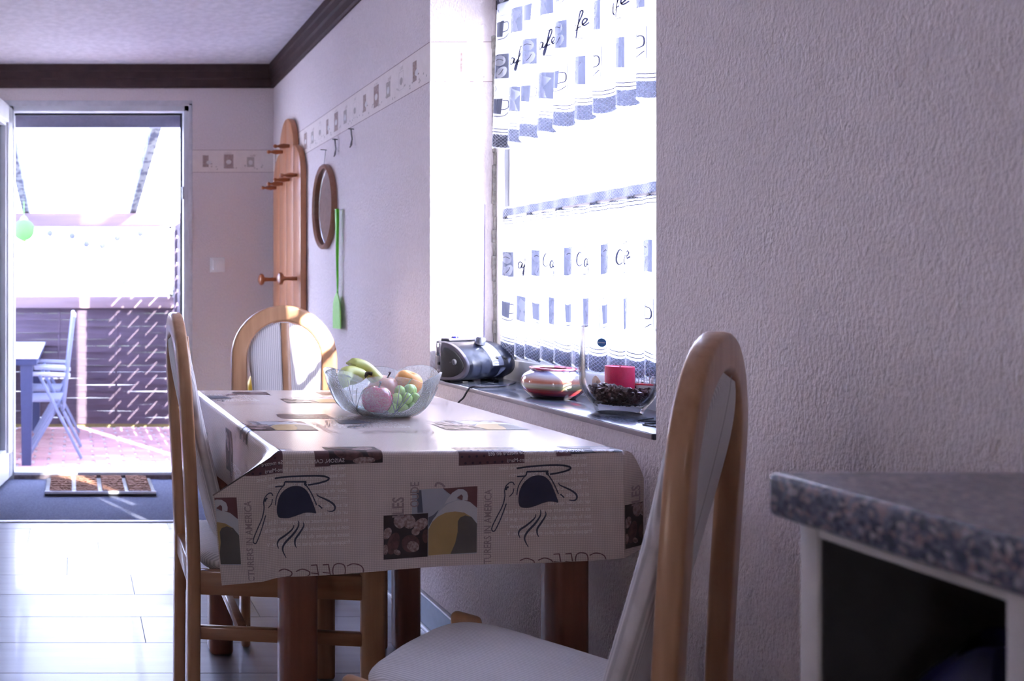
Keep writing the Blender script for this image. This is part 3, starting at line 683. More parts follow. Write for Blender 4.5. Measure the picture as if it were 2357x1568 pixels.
def unit():
    d = {k: B() for k in ORDER}
    nv = d['navy']
    zx = lambda p: [(540+x/5.807, 1030+y_/5.807) for x, y_ in p]
    fpoly(nv, zx([(800, 518), (700, 540), (610, 610), (560, 700), (540, 800), (540, 870), (560, 925), (600, 942), (680, 945), (760, 925), (860, 890), (940, 873), (1010, 880), (1062, 888), (1050, 830), (1010, 720), (960, 610), (890, 540)]), 3)
    st_ = lambda p, w, **k: fstroke(nv, zx(p), w/5.807, **k)
    st_([(515, 415), (700, 398), (900, 392), (1100, 398), (1200, 415), (1240, 440), (1200, 470), (1080, 498), (960, 512)], 24)
    st_([(650, 466), (780, 466), (940, 470)], 22, smooth=1); st_([(650, 466), (648, 495), (630, 520), (600, 524), (520, 524)], 20); st_([(930, 470), (920, 500), (945, 515)], 32)
    st_([(640, 510), (580, 580), (535, 670), (518, 770)], 14); st_([(935, 515), (985, 590), (1030, 680), (1070, 780)], 16)
    st_([(485, 640), (470, 605), (430, 598), (380, 640), (358, 700), (360, 790), (330, 910), (260, 1050), (200, 1180), (195, 1230), (225, 1245), (260, 1190), (320, 1050), (380, 880)], 15)
    st_([(375, 700), (385, 670), (410, 655)], 24); st_([(480, 680), (465, 740), (420, 788)], 13)
    st_([(1075, 625), (1090, 660), (1180, 705), (1260, 750), (1310, 800), (1310, 850), (1270, 872), (1205, 862)], 26, taper=True); st_([(1095, 780), (1145, 828)], 18, smooth=1)
    st_([(768, 1030), (745, 1090), (640, 1180), (565, 1230), (540, 1285), (560, 1345)], 26, taper=True)
    st_([(828, 975), (825, 1050), (760, 1150), (650, 1270), (618, 1360), (665, 1468)], 28, taper=True)
    st_([(890, 1000), (895, 1050), (840, 1140), (785, 1220), (780, 1285), (800, 1335)], 26, taper=True)
    # beans strip, dotted patch, white mirrored French text
    ln = d['bean_dark']
    beans(d, 755, 990, 878, 1075, [(790, 1012, 28, 14, .3, 'bean'), (840, 1020, 30, 16, -.5, 'bean_light'), (800, 1052, 34, 14, .2, 'bean'), (862, 1050, 20, 18, .8, 'bean'), (835, 1068, 26, 8, 0, 'bean_light')])
    frect(d['maroon'], 722, 1040, 757, 1078)
    frect(d['maroon'], 496, 1002, 648, 1090)
    for r_i in range(6):
        for c_i in range(9):
            x = 503+c_i*17+(8 if r_i % 2 else 0); yv = 1010+r_i*15
            if x < 645: fell(d['maroon_dot'], x, yv, 3, 3, 0, 8)
    T = ['SAISON, CANICULE. Fam. Se mettre en été', 'ses habits légers. Été de la Saint-Marti', 'les beaux jours qui en novembre font', 'r du 11 novembre la Saint-Martin', 'jour de jeunesse et de', '— Encycl. L\'été est', 'el sont de la', 'ur du jour que lés', 'es actuellement en moyenne 15 la n', 'son la plus chaude de année, bien que la', 'assez éloignée du soleil. Les rayon', 'frappent celle-ci plus obliquement. V']
    for k, s in enumerate(T):
        yv = 1064+k*16.8; ftext(d['pale'], s, 790+k*.9, -yv-6+0, 9.5, 0, True, .93*(40/max(36, len(s))))
    # flip the text block: it was drawn y-up
    for v_ in d['pale'].verts: v_.co.y = -v_.co.y
    big = d['mauve']
    t = B(); ftext(t, 'CTURERS IN AMERICA', 0, 0, 17, 0, False, .80, bold=.35)
    for v_ in t.verts: x, y_ = v_.co.x, v_.co.y; v_.co.x, v_.co.y = 572-y_, 1333-x
    merge(big, t)
    t = B(); ftext(t, 'ILES', 0, 0, 28, 0, False, .74, bold=.9)
    for v_ in t.verts: x, y_ = v_.co.x, v_.co.y; v_.co.x, v_.co.y = 927-y_, 1204-x
    merge(big, t)
    t = B(); ftext(t, 'OUDE', 0, 0, 21, 0, False, .74, bold=.5)
    for v_ in t.verts: x, y_ = v_.co.x, v_.co.y; v_.co.x, v_.co.y = 962-y_, 1182-x
    merge(big, t)
    fstroke(big, [(1000, 1136), (1004, 1128), (1014, 1130), (1022, 1138)], 5); 
    frect(d['photo_grey'], 947, 1141, 1098, 1295); fpoly(d['photo_dark'], [(957, 1143), (968, 1143), (973, 1195), (960, 1195)]); fpoly(d['photo_dark'], [(986, 1207), (997, 1202), (1010, 1190), (986, 1240)])
    fpoly(d['red_brown'], [(1018, 1141), (1098, 1139), (1098, 1190), (1036, 1156)])
    zz_ = lambda p: [(860+x/6.82, 1090+y_/6.82) for x, y_ in p]
    fpoly(d['cup_white'], zz_([(860, 1395), (860, 960), (940, 820), (1050, 690), (1160, 600), (1290, 548), (1400, 545), (1510, 580), (1625, 680), (1625, 1380)]))
    fpoly(d['cup_white'], zz_([(1105, 600), (1160, 510), (1230, 420), (1320, 368), (1400, 375), (1460, 420), (1478, 490), (1470, 555), (1390, 545), (1395, 480), (1370, 455), (1310, 500), (1300, 540)]))
    fpoly(d['photo_dark'], zz_([(1110, 590), (1190, 470), (1290, 385), (1390, 372), (1395, 430), (1330, 470), (1290, 430), (1200, 500), (1140, 580)]))
    fpoly(d['coffee_tan'], zz_([(860, 1400), (860, 990), (920, 870), (1010, 790), (1130, 735), (1280, 722), (1420, 745), (1540, 820), (1625, 930), (1625, 1385)]))
    fpoly(d['cup_shade'], zz_([(1215, 1392), (1290, 1220), (1325, 1050), (1325, 880), (1360, 820), (1440, 790), (1540, 820), (1625, 930), (1625, 1385)]))
    beans(d, 880, 1197, 985, 1298, [(917, 1213, 16, 13, 1.2, 'bean_light'), (940, 1214, 17, 15, 1.0, 'bean_light'), (968, 1222, 18, 13, -.6, 'bean_light'), (956, 1238, 10, 9, 0, 'bean_light'), (888, 1238, 10, 14, .5, 'bean_light'), (903, 1262, 14, 26, .3, 'bean'), (944, 1265, 22, 20, .5, 'bean'), (950, 1272, 15, 12, .5, 'bean_light'), (912, 1283, 9, 6, .5, 'bean_light'), (980, 1250, 8, 16, 0, 'bean'), (884, 1275, 6, 12, 0, 'bean_light'), (928, 1206, 4, 10, .2, 'red_brown')])
    # COFFEE, mirrored, handwritten
    cb = d['coffee_brown']; sc_ = lambda p: [(636+(x-1130)/3.466, 1306+(y_-1010)/3.466) for x, y_ in p]
    hs = lambda p, **k: fstroke(cb, sc_(p), 2.6, **k)
    hs([(1675, 1010), (1720, 995), (1780, 1010), (1808, 1050), (1790, 1110), (1740, 1130), (1690, 1110)])
    hs([(1600, 985), (1650, 1000), (1660, 1060), (1630, 1110), (1580, 1100), (1560, 1050), (1570, 1000), (1600, 985)])
    for x in (1525, 1432): hs([(x, 985), (x+25, 1120)], smooth=1); hs([(x-45, 1050), (x+12, 1058)], smooth=1); hs([(x-45, 990), (x, 988)], smooth=1)
    for x in (1270, 1130): hs([(x, 1035), (x+50, 1018), (x+105, 1040), (x+100, 1070), (x+60, 1080), (x+110, 1095), (x+100, 1130), (x+20, 1135)])
    return d
U = unit()
def place(du, dv, clips, ids):
    k_ = 0
    for i, nm in enumerate(ORDER):
        t = U[nm].copy()
        if not t.verts: t.free(); continue
        for v_ in t.verts: v_.co = Vector(((v_.co.x-645)*K+du, -(v_.co.y-1035)*K+dv, 0)); v_.co.y += .040*(v_.co.x-.03) if ids == 'front' and v_.co.x > .03 else 0
        for f in t.faces: f.normal_update()
        t = lay(t, CL, .0004+.00008*i, .022, clips, None, [(1, -.0022*q_) for q_ in range(1, 9)]+[(0, -.0022*q_) for q_ in range(1, 9)])
        if not t.faces: t.free(); continue
        fl = [f for f in t.faces if f.calc_area() < 1e-10]; bmesh.ops.delete(t, geom=fl, context='FACES')
        o = tag(O('printed_lettering' if nm in LETTERS else 'printed_motif', t, ink[nm], cloth, 0), kind='stuff')
front = [((0, -hem(0)+.001, 0), (HS/TW, -1, 0)), ((TW+RT-.002, 0, 0), (1, 0, 0)), ((0, .0, 0), (0, 1, 0)), ((-LEFT+.002, 0, 0), (-1, 0, 0)), ((0, 0, 0), (-TANL, 1, 0))]
topc = [((0, 0, 0), (0, -1, 0)), ((TW-.001, 0, 0), (1, 0, 0)), ((0, TD-.002, 0), (0, 1, 0)), ((0, 0, 0), (-1, 0, 0))]
leftc = [((-.15, 0, 0), (-1, 0, 0)), ((-.0005, 0, 0), (1, 0, 0)), ((0, .002, 0), (0, -1, 0)), ((0, TD-.002, 0), (0, 1, 0))]
PU, PV = .4575, .445
for du, dv in ((-PU, 0), (0, 0), (PU, 0)): place(du, dv, front, 'front')
for du, dv in ((0, 0), (PU, 0), (-PU/2, PV), (PU/2, PV), (0, 2*PV), (PU, 2*PV), (-PU, 0)): place(du, dv, topc, 'top')
for du, dv in ((-PU/2, PV), (-PU, 2*PV), (-PU, 0)): place(du, dv, leftc, 'side')
for t in U.values(): t.free()

# ------------------------------------------------------------------ fruit bowl and fruit
BC = Vector((.738, 2.085, TZ+.0035))
bowl = thing('fruit_bowl', 'frosted glass fruit bowl with a leaf-shaped wavy rim', 'bowl', BC)
gl = frost('bowl_glass', (.95, .98, .98), .91)
def bowlf(u, v, off):
    a = 2*pi*u; q = min(1, v)
    R = .055+.080*(q**.62); z = .105*(q**1.75)
    lobe = abs(sin(a*3.0+.35))**.55
    z *= (1-.17*(1-lobe)*q**7); R *= (1-.03*(1-lobe)*q**6)
    z += .006*sin(a*2+1)*q**3
    return Vector(((R-off)*cos(a), (R-off)*sin(a), z+.004+off*.4))
bm = B(); N, Mv = 120, 22
oo = [[bm.verts.new(bowlf(i/N, j/Mv, 0)) for i in range(N)] for j in range(Mv+1)]; ii = [[bm.verts.new(bowlf(i/N, j/Mv, .0035)) for i in range(N)] for j in range(Mv+1)]
skin(bm, oo, True); skin(bm, ii[::-1], True); skin(bm, [oo[-1], ii[-1]], True); bm.faces.new(oo[0][::-1]); bm.faces.new(ii[0]); bmesh.ops.recalc_face_normals(bm, faces=bm.faces)
O('bowl_body', bm, gl, bowl, 60)
bm = B()
for k in range(7):
    a0_ = k/7+.03
    for br_ in (0, .035, -.04, .06):
        pts = [bowlf(a0_+br_*max(0, (v-.35))*1.6, v, -.0012) for v in [.08+.09*j for j in range(10 if br_ == 0 else 9)] if br_ == 0 or v > .3]
        tube(bm, pts, .0008, 5)
tag(O('leaf_veins', bm, pm('vein_glass', (.95, .98, .98), rough=.12, trans=.7, spec=.8), bowl), kind='stuff')
frz = BC.z+.008
def apple(name, label, c, r, m, stem=True, tilt=0):
    o = thing(name, label, 'fruit', c, group='fruit in the glass bowl')
    pr = [(0, -.72*r), (.18*r, -.84*r), (.42*r, -.84*r), (.75*r, -.62*r), (.97*r, -.15*r), (1.0*r, .22*r), (.86*r, .62*r), (.55*r, .86*r), (.25*r, .84*r), (.10*r, .70*r), (0, .62*r)]
    bm = B(); lathe(bm, cat(pr, 3), 28); O('skin', bm, m, o, 60)
    if stem:
        bm = B(); tube(bm, [(0, 0, .6*r), (.004, 0, .8*r), (.008, 0, 1.12*r), (.007, 0, 1.2*r)], [.002, .0018, .002, .0036], 7); O('stem', bm, pm('stem_brown', (.045, .02, .03), rough=.7), o)
    o.rotation_euler = (tilt, tilt*.6, .4); return o
red = pm('apple_red', (.34, .002, .040), (.24, .002, .03), scale=18, st=(1, 1, .3), rough=.25, coat=.4)
pink = pm('apple_blush', (.42, .09, .08), (.50, .26, .15), scale=12, rough=.3, coat=.2)
org = pm('peach', (.86, .30, .05), (.80, .42, .14), scale=14, rough=.5)
apple('apple', 'red apple showing through the front of the bowl', (BC.x-.026, BC.y-.042, frz+.034), .036, red, True, .06)
apple('apple', 'pinkish apple at the back of the glass bowl', (BC.x+.015, BC.y+.030, frz+.050), .037, pink, True, .2)
apple('peach', 'orange peach peeking over the bowl rim near the radio', (BC.x+.072, BC.y+.022, frz+.066), .032, org, False, .3)
gb = thing('grape_bunch', 'green grapes behind the glass of the bowl', 'fruit', (BC.x+.030, BC.y-.050, frz+.002), group='fruit in the glass bowl')
gp = pm('grape_green', (.42, .62, .16), (.34, .54, .12), scale=20, rough=.25, sss=.3)
gx = None
for (x, yy, z) in [(-.022, .0, .014), (0, -.008, .013), (.022, .0, .016), (-.012, .0, .036), (.011, -.003, .037), (.032, .004, .036), (-.004, .018, .018), (.018, .02, .020), (.0, .012, .052), (.022, .012, .055), (.036, .02, .02), (.03, .02, .054)]:
    if gx is None: t = B(); sphere(t, (0, 0, 0), .0125, 16, 10, (1, 1, 1.12)); gx = O('grape', t, gp, gb); o = gx
    else: o = gx.copy(); COL.objects.link(o)
    o.location = (x, yy, z)
bm = B(); tube(bm, [(-.01, .008, .03), (.005, .01, .05), (.02, .014, .07), (.03, .016, .082)], .0016, 6); O('stalk', bm, pm('stalk_green', (.25, .30, .08), rough=.6), gb)
bn = thing('banana_bunch', 'greenish bananas leaning over the bowl rim', 'fruit', (BC.x-.06, BC.y+.01, frz), group='fruit in the glass bowl')
bnm = pm('banana_skin', (.55, .52, .14), (.38, .44, .12), scale=9, rough=.4, detail=2); stm = pm('banana_stem', (.05, .035, .02), rough=.8)
def banana(pts, r):
    p = cat(pts, 6); n_ = len(p); rr = [r*(.35+.65*min(1, min(i, n_-1-i)/(n_*.22))) for i in range(n_)]; bm = B(); tube(bm, p, rr, 10); return O('banana', bm, bnm, bn, 60)
banana([(-.030, -.030, .062), (-.034, -.024, .084), (-.018, -.012, .094), (.012, -.006, .086), (.020, -.004, .080)], .0175)
banana([(.018, .012, .086), (-.002, .014, .110), (.028, .016, .104), (.055, .012, .078), (.072, .004, .052)], .0165)
banana([(.018, .0, .078), (-.01, .012, .078), (-.026, .03, .066), (-.028, .04, .056)], .0165)
bm = B(); tube(bm, [(.006, -.012, .090), (.018, -.016, .088), (.026, -.018, .094), (.034, -.018, .092)], [.006, .0075, .004, .005], 8); O('banana_stem', bm, stm, bn)

# ------------------------------------------------------------------ things on the sill
SZ = .784
PHI = radians(22); AX = Vector((cos(PHI), sin(PHI), 0)); MX_ = Vector((sin(PHI), -cos(PHI), 0))
E1 = Vector((1.098, 2.53, SZ))
rd = thing('radio', 'dark blue and silver portable radio on the windowsill', 'radio', E1, PHI)
# radio local: x along its length, y towards the back, nose towards -y
rp_ = cat([(.0, .010), (.0, .110), (.015, .119), (.055, .116), (.090, .100), (.116, .074), (.124, .052), (.116, .028), (.094, .012), (.055, .005), (.012, .003)], 4, True)
def rsec(x, s, dz=0): return [(x, -(.0+ (a-.062)*s), .062+(b_-.062)*s+dz) for a, b_ in rp_]
navyp = pm('radio_navy', (.010, .013, .028), (.008, .010, .022), rough=.33, coat=.1); silv = pm('radio_silver', (.16, .15, .18), rough=.4, metal=.3)
bm = B(); rings = [[bm.verts.new(q) for q in rsec(x, s)] for x, s in ((.006, .955), (.010, 1), (.085, 1.0), (.088, .985), (.091, 1.0), (.14, 1.0), (.172, .96), (.192, .86), (.200, .70))]
skin(bm, rings, True); bm.faces.new(rings[0][::-1]); bm.faces.new(rings[-1]); bmesh.ops.recalc_face_normals(bm, faces=bm.faces); O('radio_body', bm, navyp, rd, 40)
bm = B(); rings = [[bm.verts.new(q) for q in rsec(x, s)] for x, s in ((.0, .93), (.002, .965), (.0075, .985))]
skin(bm, rings, True); bm.faces.new(rings[0][::-1]); bm.faces.new(rings[-1]); bmesh.ops.recalc_face_normals(bm, faces=bm.faces); cap = O('side_panel', bm, silv, rd, 40)
gr_ = cat([(.022, .014), (.022, .060), (.030, .090), (.042, .098), (.075, .086), (.100, .064), (.108, .048), (.098, .030), (.070, .014), (.040, .009)], 3, True)
bm = B(); rings = [[bm.verts.new((x, -(a-.062)*s-.003, .060+(b_-.055)*s)) for a, b_ in gr_] for x, s in ((.0, 1), (-.003, .98), (-.0045, .9), (-.006, .5), (-.006, .05))]
skin(bm, rings, True); bmesh.ops.recalc_face_normals(bm, faces=bm.faces); O('speaker_grille', bm, pm('grille_black', (.012, .012, .017), (.005, .005, .008), scale=900, rough=.6, bump=.4), rd, 40)
bm = B(); lathe(bm, [(0, .005), (.006, .004), (.009, .0)], 18, (-.006, -.018, .062), '-X'); O('speaker_dome', bm, pm('dome_grey', (.10, .10, .12), rough=.3), rd)
bm = B(); box(bm, (-.0005, .046, .094), (.004, .020, .040), .0015); O('handle_end', bm, pm('chrome', (.8, .8, .82), rough=.12, metal=1), rd)
bm = B(); box(bm, (-.0005, .047, .052), (.003, .008, .008), .001); O('socket', bm, black, rd)
t = B(); ftext(t, 'AUX', 0, 0, .007, sx=.9)
for v_ in t.verts: v_.co = Vector((-.0006, .053-v_.co.x, .030+v_.co.y))
O('panel_lettering', t, white_p, rd, 0)
bm = B(); box(bm, (.085, .038, .1235), (.140, .034, .008), .003); O('top_deck', bm, silv, rd)
bm = B(); lathe(bm, [(0, .006), (.010, .005), (.011, 0)], 20, (.050, .034, .127)); O('blue_button', bm, pm('button_blue', (.01, .01, .22), rough=.3), rd)
bm = B(); lathe(bm, [(.015, 0), (.014, .016), (.011, .021), (0, .022)], 22, (.098, -.012, .112), m=Matrix.Rotation(.25, 4, 'X')); O('volume_knob', bm, pm('knob_steel', (.30, .33, .42), rough=.25, metal=.8), rd)
bm = B()
def lidf(u, v):
    q = rsec(.094+.044*u, 1.012); i = 12+int(round(v*12)); return q[i]
gridf(bm, lidf, 6, 12); O('disc_lid', bm, pm('lid_pale', (.20, .22, .29), rough=.2, coat=.3), rd, 60)
for x in (.118, .150):
    bm = B(); lathe(bm, [(.007, 0), (.007, .005), (.004, .008), (0, .008)], 14, (x, -.050, .070), '-Y'); O('dial', bm, black, rd)
bm = B(); tube(bm, [(.165, .040, .118), (.170, .040, .124)], .004, 8); tube(bm, [(.170, .040, .122), (.172, .040, .135), (.176, .041, .53)], [.0024, .0022, .0014], 8); sphere(bm, (.176, .041, .53), .0026, 8, 6); O('antenna', bm, pm('antenna_steel', (.20, .18, .30), rough=.3, metal=.9), rd)
bm = B()
for x in (.03, .15): box(bm, (x, .0, .0025), (.02, .05, .005), .001)
O('rubber_foot', bm, black, rd)
cord_m = pm('cord_black', (.012, .010, .02), rough=.45)
bm = B(); tube(bm, cat([(1.27, 2.50, SZ+.004), (1.20, 2.42, SZ+.0035), (1.13, 2.40, SZ+.0035), (1.098, 2.405, SZ+.001), (1.085, 2.42, SZ-.03), (1.078, 2.45, .72), (1.080, 2.48, .60), (1.07, 2.48, .46), (1.06, 2.52, .40), (1.05, 2.60, .345), (1.06, 2.70, .30), (1.075, 2.78, .26), (1.088, 2.82, .25)], 5), .0026, 7)
tag(O('power_cord', bm, cord_m), 'thin black cord running from radio down the wall', 'cord')

# striped glass tealight pot
pot = thing('striped_pot', 'round striped glass pot with a red-rimmed top on windowsill', 'vase', (1.205, 2.185, SZ))
pm_ = bpy.data.materials.new('striped_glass'); pm_.use_nodes = True; n, l = pm_.node_tree.nodes, pm_.node_tree.links; b = n['Principled BSDF']
t_ = n.new('ShaderNodeTexCoord'); s_ = n.new('ShaderNodeSeparateXYZ'); l.new(t_.outputs['Object'], s_.inputs[0])
nz = n.new('ShaderNodeTexNoise'); nz.inputs['Scale'].default_value = 1; mp = n.new('ShaderNodeMapping'); mp.inputs['Scale'].default_value = (5, 5, 190); l.new(t_.outputs['Object'], mp.inputs[0]); l.new(mp.outputs[0], nz.inputs['Vector'])
ma = n.new('ShaderNodeMath'); ma.operation = 'MULTIPLY_ADD'; ma.inputs[1].default_value = 13.0; l.new(s_.outputs['Z'], ma.inputs[0])
mb_ = n.new('ShaderNodeMath'); mb_.operation = 'MULTIPLY_ADD'; mb_.inputs[1].default_value = .22; mb_.inputs[2].default_value = -.11; l.new(nz.outputs['Fac'], mb_.inputs[0]); l.new(mb_.outputs[0], ma.inputs[2])
r_ = n.new('ShaderNodeValToRGB'); cr = r_.color_ramp
cols = [(0, (.03, .04, .03)), (.14, (.16, .06, .10)), (.22, (.50, .03, .04)), (.33, (.34, .10, .08)), (.40, (.40, .42, .22)), (.48, (.55, .50, .42)), (.58, (.62, .22, .14)), (.68, (.60, .52, .50)), (.78, (.55, .57, .68)), (.88, (.30, .38, .75)), (1, (.75, .75, .85))]
cr.elements[0].position = 0; cr.elements[0].color = (*cols[0][1], 1); cr.elements[1].position = 1; cr.elements[1].color = (*cols[-1][1], 1)
for p_, c_ in cols[1:-1]: e_ = cr.elements.new(p_); e_.color = (*c_, 1)
l.new(ma.outputs[0], r_.inputs[0]); l.new(r_.outputs[0], b.inputs['Base Color']); b.inputs['Roughness'].default_value = .08; b.inputs['Coat Weight'].default_value = .7; b.inputs['Transmission Weight'].default_value = .25
bm = B(); lathe(bm, cat([(0, .0), (.045, 0), (.052, .004), (.068, .020), (.0735, .038), (.068, .055), (.054, .067), (.049, .070), (.045, .068), (.045, .060), (.058, .04), (.04, .012), (0, .010)], 3), 40); O('pot_body', bm, pm_, pot, 60)
bm = B(); lathe(bm, cat([(.042, .069), (.050, .071), (.054, .0745), (.052, .0765), (.044, .0755), (.030, .074)], 3), 40); O('rim', bm, pm('rim_red', (.62, .03, .10), (.75, .35, .40), scale=60, rough=.1, coat=.6), pot, 60)

# clear vase with coffee beans, candle, boat
VC = Vector((1.204, 1.918, SZ))
vz = thing('glass_vase', 'large clear glass vase holding coffee beans, on the windowsill', 'vase', VC)
gv = clear('vase_glass', (.985, .99, 1), .72, .02)
vo = cat([(.043, .0), (.046, .004), (.049, .012), (.066, .036), (.0755, .060), (.078, .085), (.078, .12), (.0775, .16), (.077, .192)], 4); vi = [(r-.0028, z) for r, z in vo if z > .018]
bm = B(); lathe(bm, [(0, 0)]+vo+[(.0757, .1935)]+vi[::-1]+[(0, .017)], 48); bmesh.ops.recalc_face_normals(bm, faces=bm.faces); O('vase_body', bm, gv, vz, 60)
bm = B(); stc = P(1373, 785, 1.86)-VC; cd = Vector((-VC.x, -VC.y)).normalized(); aa = atan2(cd.y, cd.x)-.42
sg = lambda u, v: (.0786*cos(aa+u/.0785), .0786*sin(aa+u/.0785), .158+v)
st_o = O('sticker', lay((lambda t: (fell(t, 0, 0, .0095, .0095, 0, 24), t)[1])(B()), sg, .0003, .004), pm('sticker_blue', (.03, .14, .35), rough=.5), vz)
t = B(); ftext(t, 'LEONARDO', 0, -.0012, .0026, sx=.85, align='CENTER'); O('sticker_lettering', lay(t, sg, .0006, .004), white_p, st_o, 0)
# beans
bmat = pm('coffee_bean', (.075, .035, .028), (.040, .018, .016), scale=60, rough=.35, coat=.2)
bm = B(); t0 = B(); bmesh.ops.create_icosphere(t0, subdivisions=1, radius=1)
lathe(bm, [(0, .018)]+[(r-.012, z) for r, z in vi if z < .05]+[(0, .05)], 32)
proto = [v.co.copy() for v in t0.verts]; pf = [[v.index for v in f.verts] for f in t0.faces]; t0.free()
def rin(z):
    for (r1, z1_), (r2, z2_) in zip(vi, vi[1:]):
        if z1_ <= z <= z2_: return r1+(r2-r1)*(z-z1_)/(z2_-z1_)
    return vi[-1][0]
cnt = 0
for k in range(9000):
    z = random.uniform(.024, .066); r = rin(z)-.0085; rr_ = r*sqrt(random.random()); a = random.random()*2*pi
    top = .058+.006*sin(a*2+.6)
    if z > top: continue
    if rr_ < r-.020 and z < top-.014: continue
    if cnt > 1300: break
    cnt += 1
    M_ = Matrix.Translation((rr_*cos(a), rr_*sin(a), z)) @ Matrix.Rotation(random.random()*6, 4, Vector((random.random()-.5, random.random()-.5, random.random()-.5)).normalized()) @ Matrix.Diagonal((.0072, .0056, .0044, 1))
    vv = [bm.verts.new(M_ @ q) for q in proto]
    for f in pf: bm.faces.new([vv[i] for i in f])
bo = O('coffee_beans', bm, bmat); bo.location = VC; tag(bo, 'roasted coffee beans filling the bottom of glass vase', 'coffee beans', kind='stuff')
cn = thing('candle', 'red pillar candle standing on the coffee beans', 'candle', VC+Vector((.004, .005, .048)))
wax = pm('wax_red', (.62, .02, .09), (.48, .012, .07), scale=60, rough=.5, sss=.3)
bm = B(); lathe(bm, cat([(0, 0), (.027, 0), (.0285, .003), (.0285, .05), (.0275, .0535), (.022, .052), (.012, .047), (0, .046)], 2), 32); O('wax_body', bm, wax, cn, 50)
bm = B(); tube(bm, [(0, 0, .045), (.001, 0, .055)], .0012, 6); O('wick', bm, black, cn)
bt = thing('toy_boat', 'tiny model fishing boat with masts beside the candle', 'model boat', VC+Vector((.052, -.022, .054)), radians(-25))
bm = B(); hull = lambda u, v: (-.024+.048*u, (.0085*sin(pi*min(1, .12+.80*u))**.6)*(1-.55*v)*(-1), 0)
prism(bm, [(-.026, .0), (-.022, .008), (.010, .009), (.026, 0), (.010, -.009), (-.022, -.008)], 0, .010, None, .001); O('hull', bm, pm('boat_hull', (.75, .72, .70), rough=.5), bt)
bm = B(); prism(bm, [(-.0265, .0), (-.0225, .0085), (.010, .0095), (.027, 0), (.010, -.0095), (-.0225, -.0085)], .0095, .0125); O('gunwale', bm, pm('boat_red', (.65, .03, .05), rough=.4), bt)
bm = B(); box(bm, (.008, 0, .018), (.012, .010, .011), .001); box(bm, (.008, 0, .0265), (.008, .008, .006), .001); O('cabin', bm, white_p, bt)
bm = B(); mastm = pm('boat_mast', (.55, .60, .70), rough=.5)
for x, h_ in ((-.020, .047), (-.010, .044), (.0, .045), (.015, .043), (.022, .03)): tube(bm, [(x, 0, .011), (x, 0, h_)], .0009, 5)
for a_, b_ in (((-.024, 0, .012), (-.030, 0, .045)), ((-.030, 0, .045), (-.010, 0, .044)), ((-.016, .004, .012), (-.010, .0, .044)), ((0, 0, .044), (.022, 0, .043)), ((-.004, -.004, .012), (-.010, 0, .044))): tube(bm, [a_, b_], .0006, 4)
O('masts', bm, mastm, bt)
sh = thing('seashell', 'small tan seashell lying on the coffee beans', 'seashell', VC+Vector((-.040, .010, .058)))
bm = B(); rings = []
for k in range(26):
    a = k*.75; s = (1-k/26); c = Vector((.012*(k/26)-.006, .007*s*cos(a), .008+.007*s*sin(a)))
    rings.append([bm.verts.new(c+Vector((.001*cos(q), (.0085*s+.001)*cos(q)*.9, (.0085*s+.001)*sin(q)))) for q in [2*pi*j/8 for j in range(8)]])
skin(bm, rings, True); bm.faces.new(rings[0]); bm.faces.new(rings[-1]); bmesh.ops.recalc_face_normals(bm, faces=bm.faces); O('shell_body', bm, pm('shell_tan', (.62, .42, .30), (.45, .28, .2), scale=120, rough=.5), sh)
bm = B(); tube(bm, cat([(1.22, 1.83, SZ+.002), (1.17, 1.80, SZ+.002), (1.21, 1.78, SZ+.002), (1.14, 1.74, SZ+.002), (1.17, 1.68, SZ+.002)], 5), .0016, 6)
tag(O('thin_cable', bm, cord_m), 'thin dark cable lying beside the clear glass vase', 'cable')

